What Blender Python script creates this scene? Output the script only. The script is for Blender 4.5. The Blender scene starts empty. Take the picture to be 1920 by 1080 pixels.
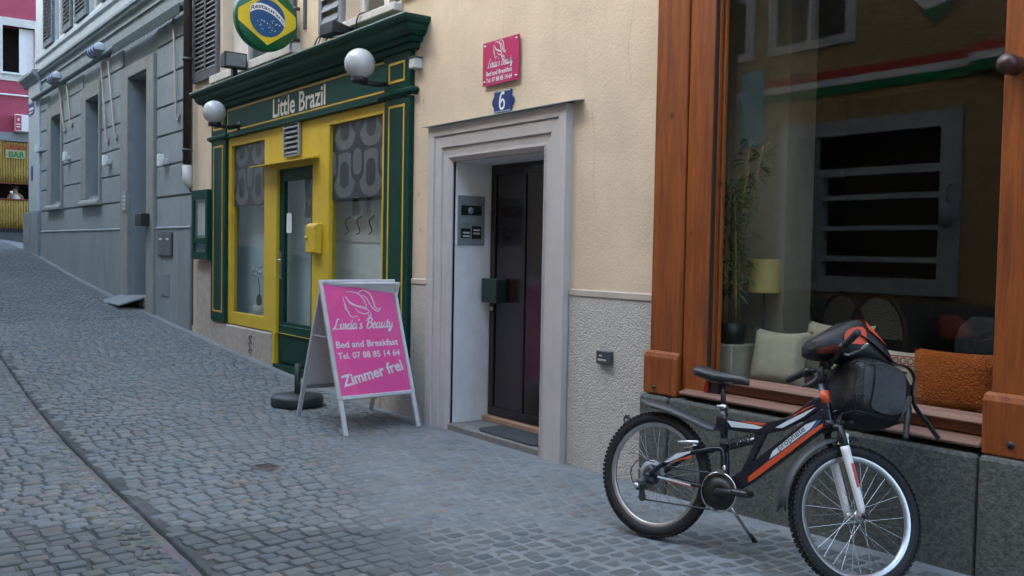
import bpy, math, random
from mathutils import Matrix, Vector
random.seed(7)
R = math.radians
S = bpy.context.scene
COL = S.collection
# ------------------------------------------------------------------ camera
cam = bpy.data.cameras.new('camera'); camo = bpy.data.objects.new('camera', cam); COL.objects.link(camo)
cam.sensor_width = 36.0; cam.lens = 1750 / 1920 * 36; cam.clip_start = 0.05; cam.clip_end = 500
yaw, pit, rol = R(36.907), R(-2.2403), R(1.037)
fw = Vector((-math.cos(yaw) * math.cos(pit), math.sin(yaw) * math.cos(pit), math.sin(pit)))
rt = fw.cross(Vector((0, 0, 1))).normalized(); up = rt.cross(fw)
r2 = math.cos(rol) * rt + math.sin(rol) * up; u2 = -math.sin(rol) * rt + math.cos(rol) * up
M = Matrix((r2, u2, -fw)).transposed().to_4x4(); M.translation = (0, -4.45, 1.55)
camo.matrix_world = M; S.camera = camo
# ------------------------------------------------------------------ sky, sun, exposure
SUN_EL, SUN_AZ = R(38), R(197)          # sun stands behind the houses across the street
W = bpy.data.worlds.new('World'); S.world = W; W.use_nodes = True
nt = W.node_tree; bg = nt.nodes['Background']
sky = nt.nodes.new('ShaderNodeTexSky'); sky.sky_type = 'NISHITA'; sky.sun_disc = False
sky.sun_elevation = SUN_EL; sky.sun_rotation = SUN_AZ; sky.dust_density = 4.0; sky.air_density = 1.0; sky.ozone_density = 0.25
nt.links.new(sky.outputs[0], bg.inputs[0]); bg.inputs[1].default_value = 0.15
sl = bpy.data.lights.new('sun', 'SUN'); sl.energy = 2.0; sl.angle = R(0.5); sl.color = (1, .95, .88)
slo = bpy.data.objects.new('sun', sl); COL.objects.link(slo)
sd = Vector((math.sin(SUN_AZ) * math.cos(SUN_EL), math.cos(SUN_AZ) * math.cos(SUN_EL), math.sin(SUN_EL)))
slo.rotation_euler = sd.to_track_quat('Z', 'Y').to_euler(); slo.location = sd * 60
vs = S.view_settings; vs.view_transform = 'Standard'; vs.look = 'None'; vs.gamma = 1; vs.exposure = 3.05
vs.use_white_balance = True; vs.white_balance_temperature = 5900; vs.white_balance_tint = 0.0
S.render.engine = 'CYCLES'
S.cycles.max_bounces = 8; S.cycles.transparent_max_bounces = 12; S.cycles.sample_clamp_indirect = 6

# ------------------------------------------------------------------ materials
MATS = {}
def _n(t, typ, **k):
    n = t.nodes.new(typ)
    for a, b in k.items(): setattr(n, a, b)
    return n
def mat(name, col, rough=.6, var=.12, scale=8., bump=0., bscale=60., metal=0., spec=.5, stain=0., stretch=None, col2=None, attr=None, bdist=.01, dust=0.):
    if name in MATS: return MATS[name]
    m = bpy.data.materials.new(name); m.use_nodes = True; t = m.node_tree; b = t.nodes['Principled BSDF']; L = t.links.new
    b.inputs['Roughness'].default_value = rough; b.inputs['Metallic'].default_value = metal
    b.inputs['Specular IOR Level'].default_value = spec
    tc = _n(t, 'ShaderNodeTexCoord'); src = tc.outputs['Object']
    if stretch:
        mp = _n(t, 'ShaderNodeMapping'); mp.inputs['Scale'].default_value = stretch; L(src, mp.inputs[0]); src = mp.outputs[0]
    n1 = _n(t, 'ShaderNodeTexNoise'); n1.inputs['Scale'].default_value = scale; n1.inputs['Detail'].default_value = 8; n1.inputs['Roughness'].default_value = .65
    L(src, n1.inputs[0])
    cr = _n(t, 'ShaderNodeValToRGB'); cr.color_ramp.elements[0].position = .3; cr.color_ramp.elements[1].position = .72
    c2 = col2 or tuple(c * (1 - 2 * var) for c in col)
    c1 = col if col2 else tuple(min(1, c * (1 + var)) for c in col)
    cr.color_ramp.elements[0].color = (*c2, 1); cr.color_ramp.elements[1].color = (*c1, 1)
    L(n1.outputs[0], cr.inputs[0]); out = cr.outputs[0]
    if stain:
        n2 = _n(t, 'ShaderNodeTexNoise'); n2.inputs['Scale'].default_value = 1.1; n2.inputs['Detail'].default_value = 9; n2.inputs['Roughness'].default_value = .7
        mp = _n(t, 'ShaderNodeMapping'); mp.inputs['Scale'].default_value = (1.6, 1.6, .5); L(tc.outputs['Object'], mp.inputs[0]); L(mp.outputs[0], n2.inputs[0])
        r2_ = _n(t, 'ShaderNodeMapRange'); r2_.inputs[1].default_value = .45; r2_.inputs[2].default_value = .8; r2_.inputs[3].default_value = 0; r2_.inputs[4].default_value = stain
        L(n2.outputs[0], r2_.inputs[0])
        mx = _n(t, 'ShaderNodeMix', data_type='RGBA'); L(r2_.outputs[0], mx.inputs[0]); L(out, mx.inputs[6])
        mx.inputs[7].default_value = (*[c * .45 for c in col], 1); out = mx.outputs[2]
    if attr:
        at = _n(t, 'ShaderNodeAttribute', attribute_name=attr)
        mx = _n(t, 'ShaderNodeMix', data_type='RGBA', blend_type='MULTIPLY'); mx.inputs[0].default_value = 1
        L(out, mx.inputs[6]); L(at.outputs[0], mx.inputs[7]); out = mx.outputs[2]
    if dust:
        gp = _n(t, 'ShaderNodeNewGeometry'); na = _n(t, 'ShaderNodeTexNoise'); na.inputs['Scale'].default_value = 1.3; na.inputs['Detail'].default_value = 10; na.inputs['Roughness'].default_value = .72; L(gp.outputs['Position'], na.inputs[0])
        ra = _n(t, 'ShaderNodeMapRange'); ra.inputs[1].default_value = .46; ra.inputs[2].default_value = .72; ra.inputs[4].default_value = dust; L(na.outputs[0], ra.inputs[0])
        mx = _n(t, 'ShaderNodeMix', data_type='RGBA'); L(ra.outputs[0], mx.inputs[0]); L(out, mx.inputs[6]); mx.inputs[7].default_value = (.205, .216, .218, 1); out = mx.outputs[2]
        nb_ = _n(t, 'ShaderNodeTexNoise'); nb_.inputs['Scale'].default_value = 2.1; nb_.inputs['Detail'].default_value = 10; nb_.inputs['Roughness'].default_value = .75
        mo_ = _n(t, 'ShaderNodeMapping'); mo_.inputs['Location'].default_value = (7, 3, 1); L(gp.outputs['Position'], mo_.inputs[0]); L(mo_.outputs[0], nb_.inputs[0])
        rb_ = _n(t, 'ShaderNodeMapRange'); rb_.inputs[1].default_value = .50; rb_.inputs[2].default_value = .74; rb_.inputs[4].default_value = .55; L(nb_.outputs[0], rb_.inputs[0])
        m3 = _n(t, 'ShaderNodeMix', data_type='RGBA'); L(rb_.outputs[0], m3.inputs[0]); L(out, m3.inputs[6]); m3.inputs[7].default_value = (.10, .105, .10, 1); out = m3.outputs[2]
    L(out, b.inputs['Base Color'])
    if rough < .95:
        rr = _n(t, 'ShaderNodeMapRange'); rr.inputs[3].default_value = max(0, rough - .1); rr.inputs[4].default_value = min(1, rough + .12)
        L(n1.outputs[0], rr.inputs[0]); L(rr.outputs[0], b.inputs['Roughness'])
    if bump:
        nb = _n(t, 'ShaderNodeTexNoise'); nb.inputs['Scale'].default_value = bscale; nb.inputs['Detail'].default_value = 5
        L(src, nb.inputs[0])
        bp = _n(t, 'ShaderNodeBump'); bp.inputs['Strength'].default_value = bump; bp.inputs['Distance'].default_value = bdist
        L(nb.outputs[0], bp.inputs['Height']); L(bp.outputs[0], b.inputs['Normal'])
    MATS[name] = m; return m
def glass(name, tint=(.92, .95, .95), ior=1.5):
    m = bpy.data.materials.new(name); m.use_nodes = True; t = m.node_tree; L = t.links.new
    for n in list(t.nodes):
        if n.type == 'BSDF_PRINCIPLED': t.nodes.remove(n)
    out = [n for n in t.nodes if n.type == 'OUTPUT_MATERIAL'][0]
    tr = _n(t, 'ShaderNodeBsdfTransparent'); tr.inputs[0].default_value = (*tint, 1)
    gl = _n(t, 'ShaderNodeBsdfGlossy'); gl.inputs['Roughness'].default_value = .012
    ge = _n(t, 'ShaderNodeNewGeometry'); dp_ = _n(t, 'ShaderNodeVectorMath', operation='DOT_PRODUCT'); L(ge.outputs['Normal'], dp_.inputs[0]); L(ge.outputs['Incoming'], dp_.inputs[1])
    ab_ = _n(t, 'ShaderNodeMath', operation='ABSOLUTE'); L(dp_.outputs['Value'], ab_.inputs[0])
    om = _n(t, 'ShaderNodeMath', operation='SUBTRACT'); om.inputs[0].default_value = 1; om.use_clamp = True; L(ab_.outputs[0], om.inputs[1])
    pw = _n(t, 'ShaderNodeMath', operation='POWER'); pw.inputs[1].default_value = 5; L(om.outputs[0], pw.inputs[0])
    f0 = ((ior - 1) / (ior + 1)) ** 2          # Schlick reflectance of one face of the pane
    mu = _n(t, 'ShaderNodeMath', operation='MULTIPLY_ADD'); mu.inputs[1].default_value = 1 - f0; mu.inputs[2].default_value = f0; mu.use_clamp = True; L(pw.outputs[0], mu.inputs[0])
    tc = _n(t, 'ShaderNodeTexCoord'); nz = _n(t, 'ShaderNodeTexNoise'); nz.inputs['Scale'].default_value = .8; L(tc.outputs['Object'], nz.inputs[0])
    bp = _n(t, 'ShaderNodeBump'); bp.inputs['Strength'].default_value = .02; bp.inputs['Distance'].default_value = .01; L(nz.outputs[0], bp.inputs['Height']); L(bp.outputs[0], gl.inputs['Normal'])
    mx = _n(t, 'ShaderNodeMixShader'); L(mu.outputs[0], mx.inputs[0]); L(tr.outputs[0], mx.inputs[1]); L(gl.outputs[0], mx.inputs[2]); L(mx.outputs[0], out.inputs[0])
    MATS[name] = m; return m
def wood(name, c1, c2, rough=.45, axis='z', sc=1.):
    m = bpy.data.materials.new(name); m.use_nodes = True; t = m.node_tree; b = t.nodes['Principled BSDF']; L = t.links.new
    tc = _n(t, 'ShaderNodeTexCoord'); mp = _n(t, 'ShaderNodeMapping')
    mp.inputs['Scale'].default_value = {'z': (9 * sc, 9 * sc, .55 * sc), 'x': (.5 * sc, 9 * sc, 12 * sc)}[axis]
    L(tc.outputs['Object'], mp.inputs[0])
    n1 = _n(t, 'ShaderNodeTexNoise'); n1.inputs['Scale'].default_value = 2.4; n1.inputs['Detail'].default_value = 9; n1.inputs['Roughness'].default_value = .7; n1.inputs['Distortion'].default_value = .8
    L(mp.outputs[0], n1.inputs[0])
    cr = _n(t, 'ShaderNodeValToRGB'); cr.color_ramp.elements[0].position = .3; cr.color_ramp.elements[1].position = .7
    cr.color_ramp.elements[0].color = (*c2, 1); cr.color_ramp.elements[1].color = (*c1, 1); L(n1.outputs[0], cr.inputs[0])
    vo = _n(t, 'ShaderNodeTexVoronoi'); vo.inputs['Scale'].default_value = 3.2      # knots
    m2 = _n(t, 'ShaderNodeMapping'); m2.inputs['Scale'].default_value = (1, 1, .6); L(tc.outputs['Object'], m2.inputs[0]); L(m2.outputs[0], vo.inputs[0])
    kr = _n(t, 'ShaderNodeMapRange'); kr.inputs[1].default_value = .04; kr.inputs[2].default_value = .075; kr.inputs[3].default_value = .85; kr.inputs[4].default_value = 0; L(vo.outputs['Distance'], kr.inputs[0])
    mx = _n(t, 'ShaderNodeMix', data_type='RGBA'); L(kr.outputs[0], mx.inputs[0]); L(cr.outputs[0], mx.inputs[6]); mx.inputs[7].default_value = (*[c * .4 for c in c2], 1)
    L(mx.outputs[2], b.inputs['Base Color']); b.inputs['Roughness'].default_value = rough
    bp = _n(t, 'ShaderNodeBump'); bp.inputs['Strength'].default_value = .25; bp.inputs['Distance'].default_value = .004; L(n1.outputs[0], bp.inputs['Height']); L(bp.outputs[0], b.inputs['Normal'])
    MATS[name] = m; return m

def STREAK(m, amt=.16):      # rain streaks and grime runs
    t = m.node_tree; b = t.nodes['Principled BSDF']; L = t.links.new; src = b.inputs['Base Color'].links[0].from_socket
    tc = _n(t, 'ShaderNodeTexCoord'); mp = _n(t, 'ShaderNodeMapping'); mp.inputs['Scale'].default_value = (5, 5, .22); L(tc.outputs['Object'], mp.inputs[0])
    n = _n(t, 'ShaderNodeTexNoise'); n.inputs['Scale'].default_value = 1.6; n.inputs['Detail'].default_value = 10; n.inputs['Roughness'].default_value = .7; L(mp.outputs[0], n.inputs[0])
    r_ = _n(t, 'ShaderNodeMapRange'); r_.inputs[1].default_value = .52; r_.inputs[2].default_value = .78; r_.inputs[4].default_value = amt; L(n.outputs[0], r_.inputs[0])
    mx = _n(t, 'ShaderNodeMix', data_type='RGBA', blend_type='MULTIPLY'); L(r_.outputs[0], mx.inputs[0]); L(src, mx.inputs[6]); mx.inputs[7].default_value = (.42, .38, .33, 1); L(mx.outputs[2], b.inputs['Base Color'])
PL = mat('plaster_cream', (.665, .535, .385), .9, .06, 3, .24, 55, stain=.17, bdist=.012)
STREAK(PL)
ROUGH = mat('roughcast', (.53, .50, .455), .95, .10, 40, .7, 75, stain=.3, bdist=.022)
COPE = mat('coping', (.50, .43, .36), .9, .1, 12, .3, 80)
FRAME = mat('frame_paint', (.49, .46, .445), .55, .05, 5, .12, 90, stain=.12)
REVEAL = mat('reveal_paint', (.76, .75, .74), .6, .06, 4, .12, 40, stain=.1)
DOORB = mat('dark_brown_door', (.016, .009, .010), .18, .2, 4, .03, 30, spec=.6)
GREEN = mat('green_paint', (.004, .046, .030), .5, .22, 6, .12, 50, spec=.25)
DGREEN = mat('green_panel', (.004, .050, .038), .45, .2, 5, .06, 50, spec=.25)
YEL = mat('yellow_paint', (.60, .42, .022), .5, .06, 5, .08, 60, stain=.08)
YLINE = mat('yellow_line', (.55, .36, .03), .5, .1)
ALU = mat('aluminium', (.66, .67, .69), .42, .05, 20, metal=.45)
STEEL = mat('steel', (.5, .5, .5), .3, .1, 20, metal=1.)
WHITE = mat('white_paint', (.72, .72, .70), .55, .04)
OFFW = mat('sill_white', (.60, .565, .52), .7, .08, 6, .1, 60, stain=.25)
GLOBE = mat('opal_glass', (.47, .48, .48), .16, .02, 3)
BLACK = mat('black_plastic', (.018, .018, .02), .42, .2, 20)
DGREY = mat('dark_grey_metal', (.06, .063, .07), .45, .15, 14)
MGREY = mat('mid_grey_metal', (.25, .27, .28), .45, .1, 14)
LGREY = mat('light_grey_plastic', (.55, .55, .53), .5, .06)
SHUT = mat('shutter_grey', (.10, .098, .105), .6, .15, 8, .1, 40)
GSHUT = mat('shutter_slate', (.16, .19, .20), .7, .35, 14, .1, 40)
WOOD = wood('orange_wood', (.33, .088, .011), (.10, .024, .004), .48)
WOODX = wood('orange_wood_rail', (.20, .065, .02), (.11, .034, .011), .45, 'x')
SILLW = wood('weathered_sill_wood', (.27, .15, .10), (.12, .062, .042), .6, 'x')
GRAN = mat('granite', (.115, .12, .108), .85, .3, 45, .5, 70, stain=.35, bdist=.012)
STONE = mat('riser_stone', (.44, .385, .33), .9, .14, 14, .45, 60, stain=.3)
GREYW = mat('grey_render', (.25, .285, .295), .88, .06, 3, .18, 60, stain=.20)
GREYB = mat('grey_block', (.265, .30, .31), .88, .08, 4, .22, 60, stain=.18)
GREYP = mat('grey_plinth', (.24, .27, .28), .88, .10, 3, .2, 60, stain=.42, stretch=(3, 3, .5))
GREYU = mat('grey_upper', (.40, .45, .48), .9, .05, 3, .15, 60, stain=.12)
GREYF = mat('grey_sandstone_frame', (.25, .26, .245), .88, .08, 5, .2, 60, stain=.2)
STREAK(GREYW, .35); STREAK(GREYB, .3); STREAK(GREYP, .5); STREAK(FRAME, .15); STREAK(REVEAL, .15); STREAK(YEL, .22); STREAK(GREEN, .3)
REDW = mat('crimson_render', (.36, .065, .105), .9, .08, 4, .2, 50, stain=.1)
BAMB = mat('bamboo', (.42, .27, .05), .5, .25, 5, .1, 30, stretch=(6, 6, 1))
PINK = mat('pink_print', (.84, .108, .365), .42, .02, 2)
PINK2 = mat('magenta_plate', (.46, .028, .115), .35, .04, 3)
PRINTW = mat('white_print', (.78, .76, .78), .5, .02)
BLUE = mat('blue_enamel', (.02, .045, .17), .3, .15, 14)
BRBLUE = mat('flag_blue', (.012, .075, .20), .35, .05)
BRGRN = mat('flag_green', (.006, .10, .03), .35, .05)
BRYEL = mat('flag_yellow', (.66, .48, .01), .35, .03)
INK = mat('black_ink', (.01, .01, .012), .5, .05)
GLASS = glass('window_glass')
GLASS2 = glass('dusty_glass', (.88, .91, .92))
RUBBER = mat('tyre_rubber', (.016, .016, .017), .75, .25, 40)
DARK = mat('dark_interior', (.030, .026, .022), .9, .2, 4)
MORT = mat('street_joint', (1, 1, 1), .95, .14, 30, .5, 90, attr='tint', dust=.35)
COB = mat('cobble_stone', (1, 1, 1), .78, .22, 26, .75, 85, attr='tint', bdist=.010, dust=.5)

# ------------------------------------------------------------------ mesh helpers
class MB:
    def __init__(s): s.v = []; s.f = []; s.mi = []; s.sm = []
    def add(s, vs_, fs, mi=0, smooth=False):
        o = len(s.v); s.v += [tuple(v) for v in vs_]; s.f += [tuple(i + o for i in f) for f in fs]; s.mi += [mi] * len(fs); s.sm += [smooth] * len(fs); return s
    def box(s, x0, x1, y0, y1, z0, z1, mi=0):
        if x0 > x1: x0, x1 = x1, x0
        if y0 > y1: y0, y1 = y1, y0
        if z0 > z1: z0, z1 = z1, z0
        return s.add([(x0, y0, z0), (x1, y0, z0), (x1, y1, z0), (x0, y1, z0), (x0, y0, z1), (x1, y0, z1), (x1, y1, z1), (x0, y1, z1)],
                     [(0, 3, 2, 1), (4, 5, 6, 7), (0, 1, 5, 4), (1, 2, 6, 5), (2, 3, 7, 6), (3, 0, 4, 7)], mi)
    def tube(s, pts, r, n=8, mi=0, caps=True, closed=False, ry=None):
        pts = [Vector(p) for p in pts]; N = len(pts); rs = r if isinstance(r, (list, tuple)) else [r] * N
        vs_ = []; prev = None
        for i, p in enumerate(pts):
            if closed: t = pts[(i + 1) % N] - pts[i - 1]
            else: t = pts[min(i + 1, N - 1)] - pts[max(i - 1, 0)]
            t.normalize()
            a = prev if prev else (Vector((0, 0, 1)) if abs(t.z) < .9 else Vector((0, 1, 0)))
            b = t.cross(a).normalized(); a = b.cross(t).normalized(); prev = a
            for k in range(n):
                q = 2 * math.pi * k / n
                vs_.append(p + (a * math.cos(q) * (ry or 1) + b * math.sin(q)) * rs[i])
        fs = []
        for i in range(N if closed else N - 1):
            j = (i + 1) % N
            for k in range(n):
                l = (k + 1) % n; fs.append((i * n + k, i * n + l, j * n + l, j * n + k))
        if caps and not closed: fs += [tuple(range(n - 1, -1, -1)), tuple(range((N - 1) * n, N * n))]
        return s.add(vs_, fs, mi, True)
    def lathe(s, prof, c=(0, 0, 0), n=24, axis='z', mi=0, sm=True):
        vs_ = []; fs = []
        for r, h in prof:
            for k in range(n):
                q = 2 * math.pi * k / n; a, b = r * math.cos(q), r * math.sin(q)
                v = {'z': (a, b, h), 'y': (a, h, b), 'x': (h, a, b)}[axis]; vs_.append((v[0] + c[0], v[1] + c[1], v[2] + c[2]))
        for i in range(len(prof) - 1):
            for k in range(n):
                l = (k + 1) % n; f = (i * n + k, i * n + l, (i + 1) * n + l, (i + 1) * n + k); fs.append(f if axis != 'y' else f[::-1])
        return s.add(vs_, fs, mi, sm)
    def prism(s, poly, axis, a, b, mi=0):
        # poly: 2d points; axis 'y': (x,z), 'x': (y,z), 'z': (x,y)
        g = {'y': lambda p, h: (p[0], h, p[1]), 'x': lambda p, h: (h, p[0], p[1]), 'z': lambda p, h: (p[0], p[1], h)}[axis]
        n = len(poly); vs_ = [g(p, a) for p in poly] + [g(p, b) for p in poly]
        fs = [tuple(range(n)), tuple(range(2 * n - 1, n - 1, -1))] + [(i, i + n, (i + 1) % n + n, (i + 1) % n) for i in range(n)]
        return s.add(vs_, fs, mi)
    def sphere(s, c, r, n=20, m=12, mi=0, sc=(1, 1, 1)):
        vs_ = []; fs = []
        for i in range(m + 1):
            th = math.pi * i / m
            for k in range(n):
                q = 2 * math.pi * k / n
                vs_.append((c[0] + r * sc[0] * math.sin(th) * math.cos(q), c[1] + r * sc[1] * math.sin(th) * math.sin(q), c[2] + r * sc[2] * math.cos(th)))
        for i in range(m):
            for k in range(n):
                l = (k + 1) % n; fs.append((i * n + k, (i + 1) * n + k, (i + 1) * n + l, i * n + l))
        return s.add(vs_, fs, mi, True)
    def ribbon(s, pts, w, y=0., mi=0, taper=True):
        # flat stroke in the x,z plane
        n = len(pts); vs_ = []; 
        for i, p in enumerate(pts):
            a = pts[max(0, i - 1)]; b = pts[min(n - 1, i + 1)]; dx, dz = b[0] - a[0], b[1] - a[1]; l = math.hypot(dx, dz) or 1
            k = w / 2 * ((.45 + .55 * math.sin(math.pi * (i + .5) / n)) if taper else 1)
            vs_ += [(p[0] - dz / l * k, y, p[1] + dx / l * k), (p[0] + dz / l * k, y, p[1] - dx / l * k)]
        return s.add(vs_, [(2 * i, 2 * i + 1, 2 * i + 3, 2 * i + 2) for i in range(n - 1)], mi)
    def sweep_u(s, prof, xl, xr, zt, zb):
        # moulding round an opening: prof = [(offset outwards, y)], path left foot > top > right foot with mitres
        n = len(prof); vs_ = []
        for k in range(4):
            for o, y in prof: vs_.append([(xl - o, y, zb), (xl - o, y, zt + o), (xr + o, y, zt + o), (xr + o, y, zb)][k])
        return s.add(vs_, [(k * n + i, k * n + i + 1, (k + 1) * n + i + 1, (k + 1) * n + i) for k in range(3) for i in range(n - 1)])
    def sweep_c(s, prof, xl, xr):
        # cornice with returns: prof = [(projection, z)]
        n = len(prof); vs_ = []
        for k in range(4):
            for o, z in prof: vs_.append([(xl - o, 0, z), (xl - o, -o, z), (xr + o, -o, z), (xr + o, 0, z)][k])
        return s.add(vs_, [(k * n + i, (k + 1) * n + i, (k + 1) * n + i + 1, k * n + i + 1) for k in range(3) for i in range(n - 1)])
    def xf(s, M_, start=0):
        for i in range(start, len(s.v)): s.v[i] = tuple(M_ @ Vector(s.v[i]))
        return s
    def wall(s, x0, x1, z0, z1, holes, y0=0., y1=.5):
        xs = sorted({x0, x1, *[h[0] for h in holes], *[h[1] for h in holes]}); zs = sorted({z0, z1, *[h[2] for h in holes], *[h[3] for h in holes]})
        inh = lambda x, z: any(h[0] < x < h[1] and h[2] < z < h[3] for h in holes)
        for i in range(len(xs) - 1):
            for j in range(len(zs) - 1):
                a, b, c, d = xs[i], xs[i + 1], zs[j], zs[j + 1]
                if inh((a + b) / 2, (c + d) / 2): continue
                s.add([(a, y0, c), (b, y0, c), (b, y0, d), (a, y0, d)], [(0, 1, 2, 3)]); s.add([(a, y1, c), (b, y1, c), (b, y1, d), (a, y1, d)], [(3, 2, 1, 0)])
        for a, b, c, d in holes:
            for p, q in (((a, c), (a, d)), ((a, d), (b, d)), ((b, d), (b, c)), ((b, c), (a, c))):
                s.add([(p[0], y0, p[1]), (q[0], y0, q[1]), (q[0], y1, q[1]), (p[0], y1, p[1])], [(0, 1, 2, 3)])
        for p, q in (((x0, z0), (x0, z1)), ((x0, z1), (x1, z1)), ((x1, z1), (x1, z0))):
            s.add([(p[0], y0, p[1]), (q[0], y0, q[1]), (q[0], y1, q[1]), (p[0], y1, p[1])], [(0, 1, 2, 3)])
        return s
def mesh_of(mb, name):
    me = bpy.data.meshes.new(name); me.from_pydata(mb.v, [], mb.f); me.polygons.foreach_set('material_index', mb.mi); me.polygons.foreach_set('use_smooth', mb.sm); me.update(); return me
def rootloc(o):
    l = Vector((0, 0, 0))
    while o: l += o.location; o = o.parent
    return l
def obj(name, mb, m, parent=None, world=True, bev=0., sub=0, skip=False, segs=1):
    if parent and world:
        l = rootloc(parent); mb.v = [(v[0] - l.x, v[1] - l.y, v[2] - l.z) for v in mb.v]
    me = mesh_of(mb, name)
    for k in (m if isinstance(m, (list, tuple)) else [m]): me.materials.append(k)
    o = bpy.data.objects.new(name, me); COL.objects.link(o); o.parent = parent
    if bev:
        b = o.modifiers.new('b', 'BEVEL'); b.width = bev; b.segments = segs; b.limit_method = 'ANGLE'; b.angle_limit = R(40)
    if sub:
        b = o.modifiers.new('s', 'SUBSURF'); b.levels = sub; b.render_levels = sub
    return o
def thing(name, label, cat, loc=(0, 0, 0), rot=(0, 0, 0), group=None):
    o = bpy.data.objects.new(name, None); COL.objects.link(o); o.location = loc; o.rotation_euler = rot; o.empty_display_size = .1
    return tag(o, label, cat, group)
def tag(o, label, cat, group=None):
    o['label'] = label; o['category'] = cat
    if group: o['group'] = group
    return o
def at(o, loc):      # put a one-mesh thing's origin at loc
    for v in o.data.vertices: v.co -= Vector(loc)
    o.location = loc; return o
def single(name, mb, m, label, cat, loc, group=None, **k): return tag(at(obj(name, mb, m, **k), loc), label, cat, group)
def text_mb(body, height, width=None, bold=0., shear=0., space=1.):
    cu = bpy.data.curves.new('t', 'FONT'); cu.body = body; cu.size = 1; cu.offset = bold; cu.shear = shear; cu.space_character = space; cu.resolution_u = 3
    o = bpy.data.objects.new('t', cu); COL.objects.link(o); bpy.context.view_layer.update()
    me = bpy.data.meshes.new_from_object(o.evaluated_get(bpy.context.evaluated_depsgraph_get()))
    vs_ = [v.co.copy() for v in me.vertices]; fs = [tuple(p.vertices) for p in me.polygons]
    bpy.data.objects.remove(o); bpy.data.meshes.remove(me); bpy.data.curves.remove(cu)
    x0 = min(v.x for v in vs_); x1 = max(v.x for v in vs_)
    H = .70                                      # cap height of the built-in face
    k = height / H; kx = width / (x1 - x0) if width else k
    m = MB(); m.add([((v.x - x0) * kx, 0, v.y * k) for v in vs_], fs); return m
def spline(p, n=5):
    out = []
    for i in range(len(p) - 1):
        a, b, c, d = p[max(0, i - 1)], p[i], p[i + 1], p[min(len(p) - 1, i + 2)]
        for k in range(n):
            t = k / n
            out.append(tuple(.5 * (2 * b[j] + (c[j] - a[j]) * t + (2 * a[j] - 5 * b[j] + 4 * c[j] - d[j]) * t * t + (3 * b[j] - a[j] - 3 * c[j] + d[j]) * t ** 3) for j in range(len(b))))
    return out + [tuple(p[-1])]
GLY = {'L': (1.0, [[(.8, 1.6), (.6, 1.9), (.42, 1.5), (.3, .6), (.05, .1), (-.12, .04), (.15, .18), (.6, 0), (1.0, .14)]]),
 'i': (.5, [[(0, .55), (.2, .95), (.15, .3), (.27, 0), (.5, .25)], [(.28, 1.3), (.34, 1.42)]]),
 'n': (.8, [[(0, .8), (.13, .95), (.1, 0)], [(.1, .45), (.4, .95), (.52, .7), (.45, .15), (.57, 0), (.8, .2)]]),
 'd': (.9, [[(.6, .8), (.35, .95), (.05, .6), (.05, .15), (.25, 0), (.5, .3), (.72, 1.75)], [(.72, 1.75), (.58, .3), (.66, 0), (.9, .2)]]),
 'a': (.85, [[(.6, .8), (.35, .95), (.05, .6), (.05, .15), (.25, 0), (.5, .35), (.64, .95)], [(.64, .95), (.55, .25), (.65, 0), (.85, .2)]]),
 "'": (.3, [[(.16, 1.75), (.08, 1.35)]]),
 's': (.6, [[(-.05, .2), (.2, 0), (.45, .2), (.2, .6), (.3, .92), (.5, .75)]]), ' ': (.65, []),
 'B': (1.05, [[(.32, 1.7), (.2, .8), (.05, .05)], [(-.1, 1.3), (.25, 1.8), (.8, 1.75), (.85, 1.3), (.35, .98)], [(.35, .98), (.95, .8), (.85, .3), (.4, -.04), (0, .15)]]),
 'e': (.65, [[(.05, .42), (.45, .55), (.48, .9), (.25, .95), (.05, .5), (.15, .05), (.4, 0), (.65, .2)]]),
 'u': (.85, [[(0, .8), (.13, .95), (.08, .2), (.25, 0), (.5, .3), (.62, .95)], [(.62, .95), (.52, .2), (.62, 0), (.85, .2)]]),
 't': (.55, [[(.35, 1.5), (.2, .3), (.3, 0), (.55, .2)], [(-.05, 1.0), (.55, 1.06)]]),
 'y': (.85, [[(0, .8), (.13, .95), (.08, .3), (.25, .05), (.5, .35), (.62, .95)], [(.62, .95), (.5, 0), (.3, -.6), (.05, -.55), (.2, -.2), (.8, .3)]])}
def script_mb(body, xh, width, sh=.25, stroke=.17):
    m = MB(); x = 0
    for ch in body:
        w, strokes = GLY[ch]
        for s_ in strokes: m.ribbon(spline([(x + p[0] + p[1] * sh, p[1]) for p in s_]), stroke)
        x += w
    k = width / x; m.v = [(v[0] * k, 0, v[2] * xh) for v in m.v]; return m
# woman's head outline: strokes in a box 0..1.1 x 0..1 (taken off the board)
HEAD = [[(.02, .80), (.03, .66), (.05, .55), (.02, .52), (.07, .47), (.03, .40), (.08, .37), (.07, .30), (.11, .28), (.13, .15), (.22, .05), (.32, .10), (.38, .07)],
 [(.14, .97), (.30, .98), (.50, .90), (.62, .72), (.68, .50), (.68, .38)],
 [(.10, .82), (.20, .62), (.38, .48), (.58, .42), (.70, .32), (.75, .20)],
 [(.10, .80), (.22, .55), (.45, .42), (.68, .32)],
 [(.33, .36), (.45, .22), (.60, .16), (.70, .20), (.75, .24)],
 [(.70, .16), (.74, .02), (.80, .20)],
 [(.50, .90), (.58, 1.0), (.70, 1.02), (.85, .88), (.92, .62), (.95, .40), (1.02, .32), (1.12, .36)],
 [(.58, .86), (.72, .76), (.80, .52), (.90, .32), (1.02, .24), (1.12, .37)]]
def head_mb(w, h, stroke=.03):
    m = MB()
    for s_ in HEAD: m.ribbon(spline(s_), stroke)
    m.v = [(v[0] * w, 0, v[2] * h) for v in m.v]; return m
def put(mb, dx, dy, dz, rot=0):
    c, s_ = math.cos(rot), math.sin(rot)
    mb.v = [(v[0] * c - v[2] * s_ + dx, v[1] + dy, v[0] * s_ + v[2] * c + dz) for v in mb.v]; return mb

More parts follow.
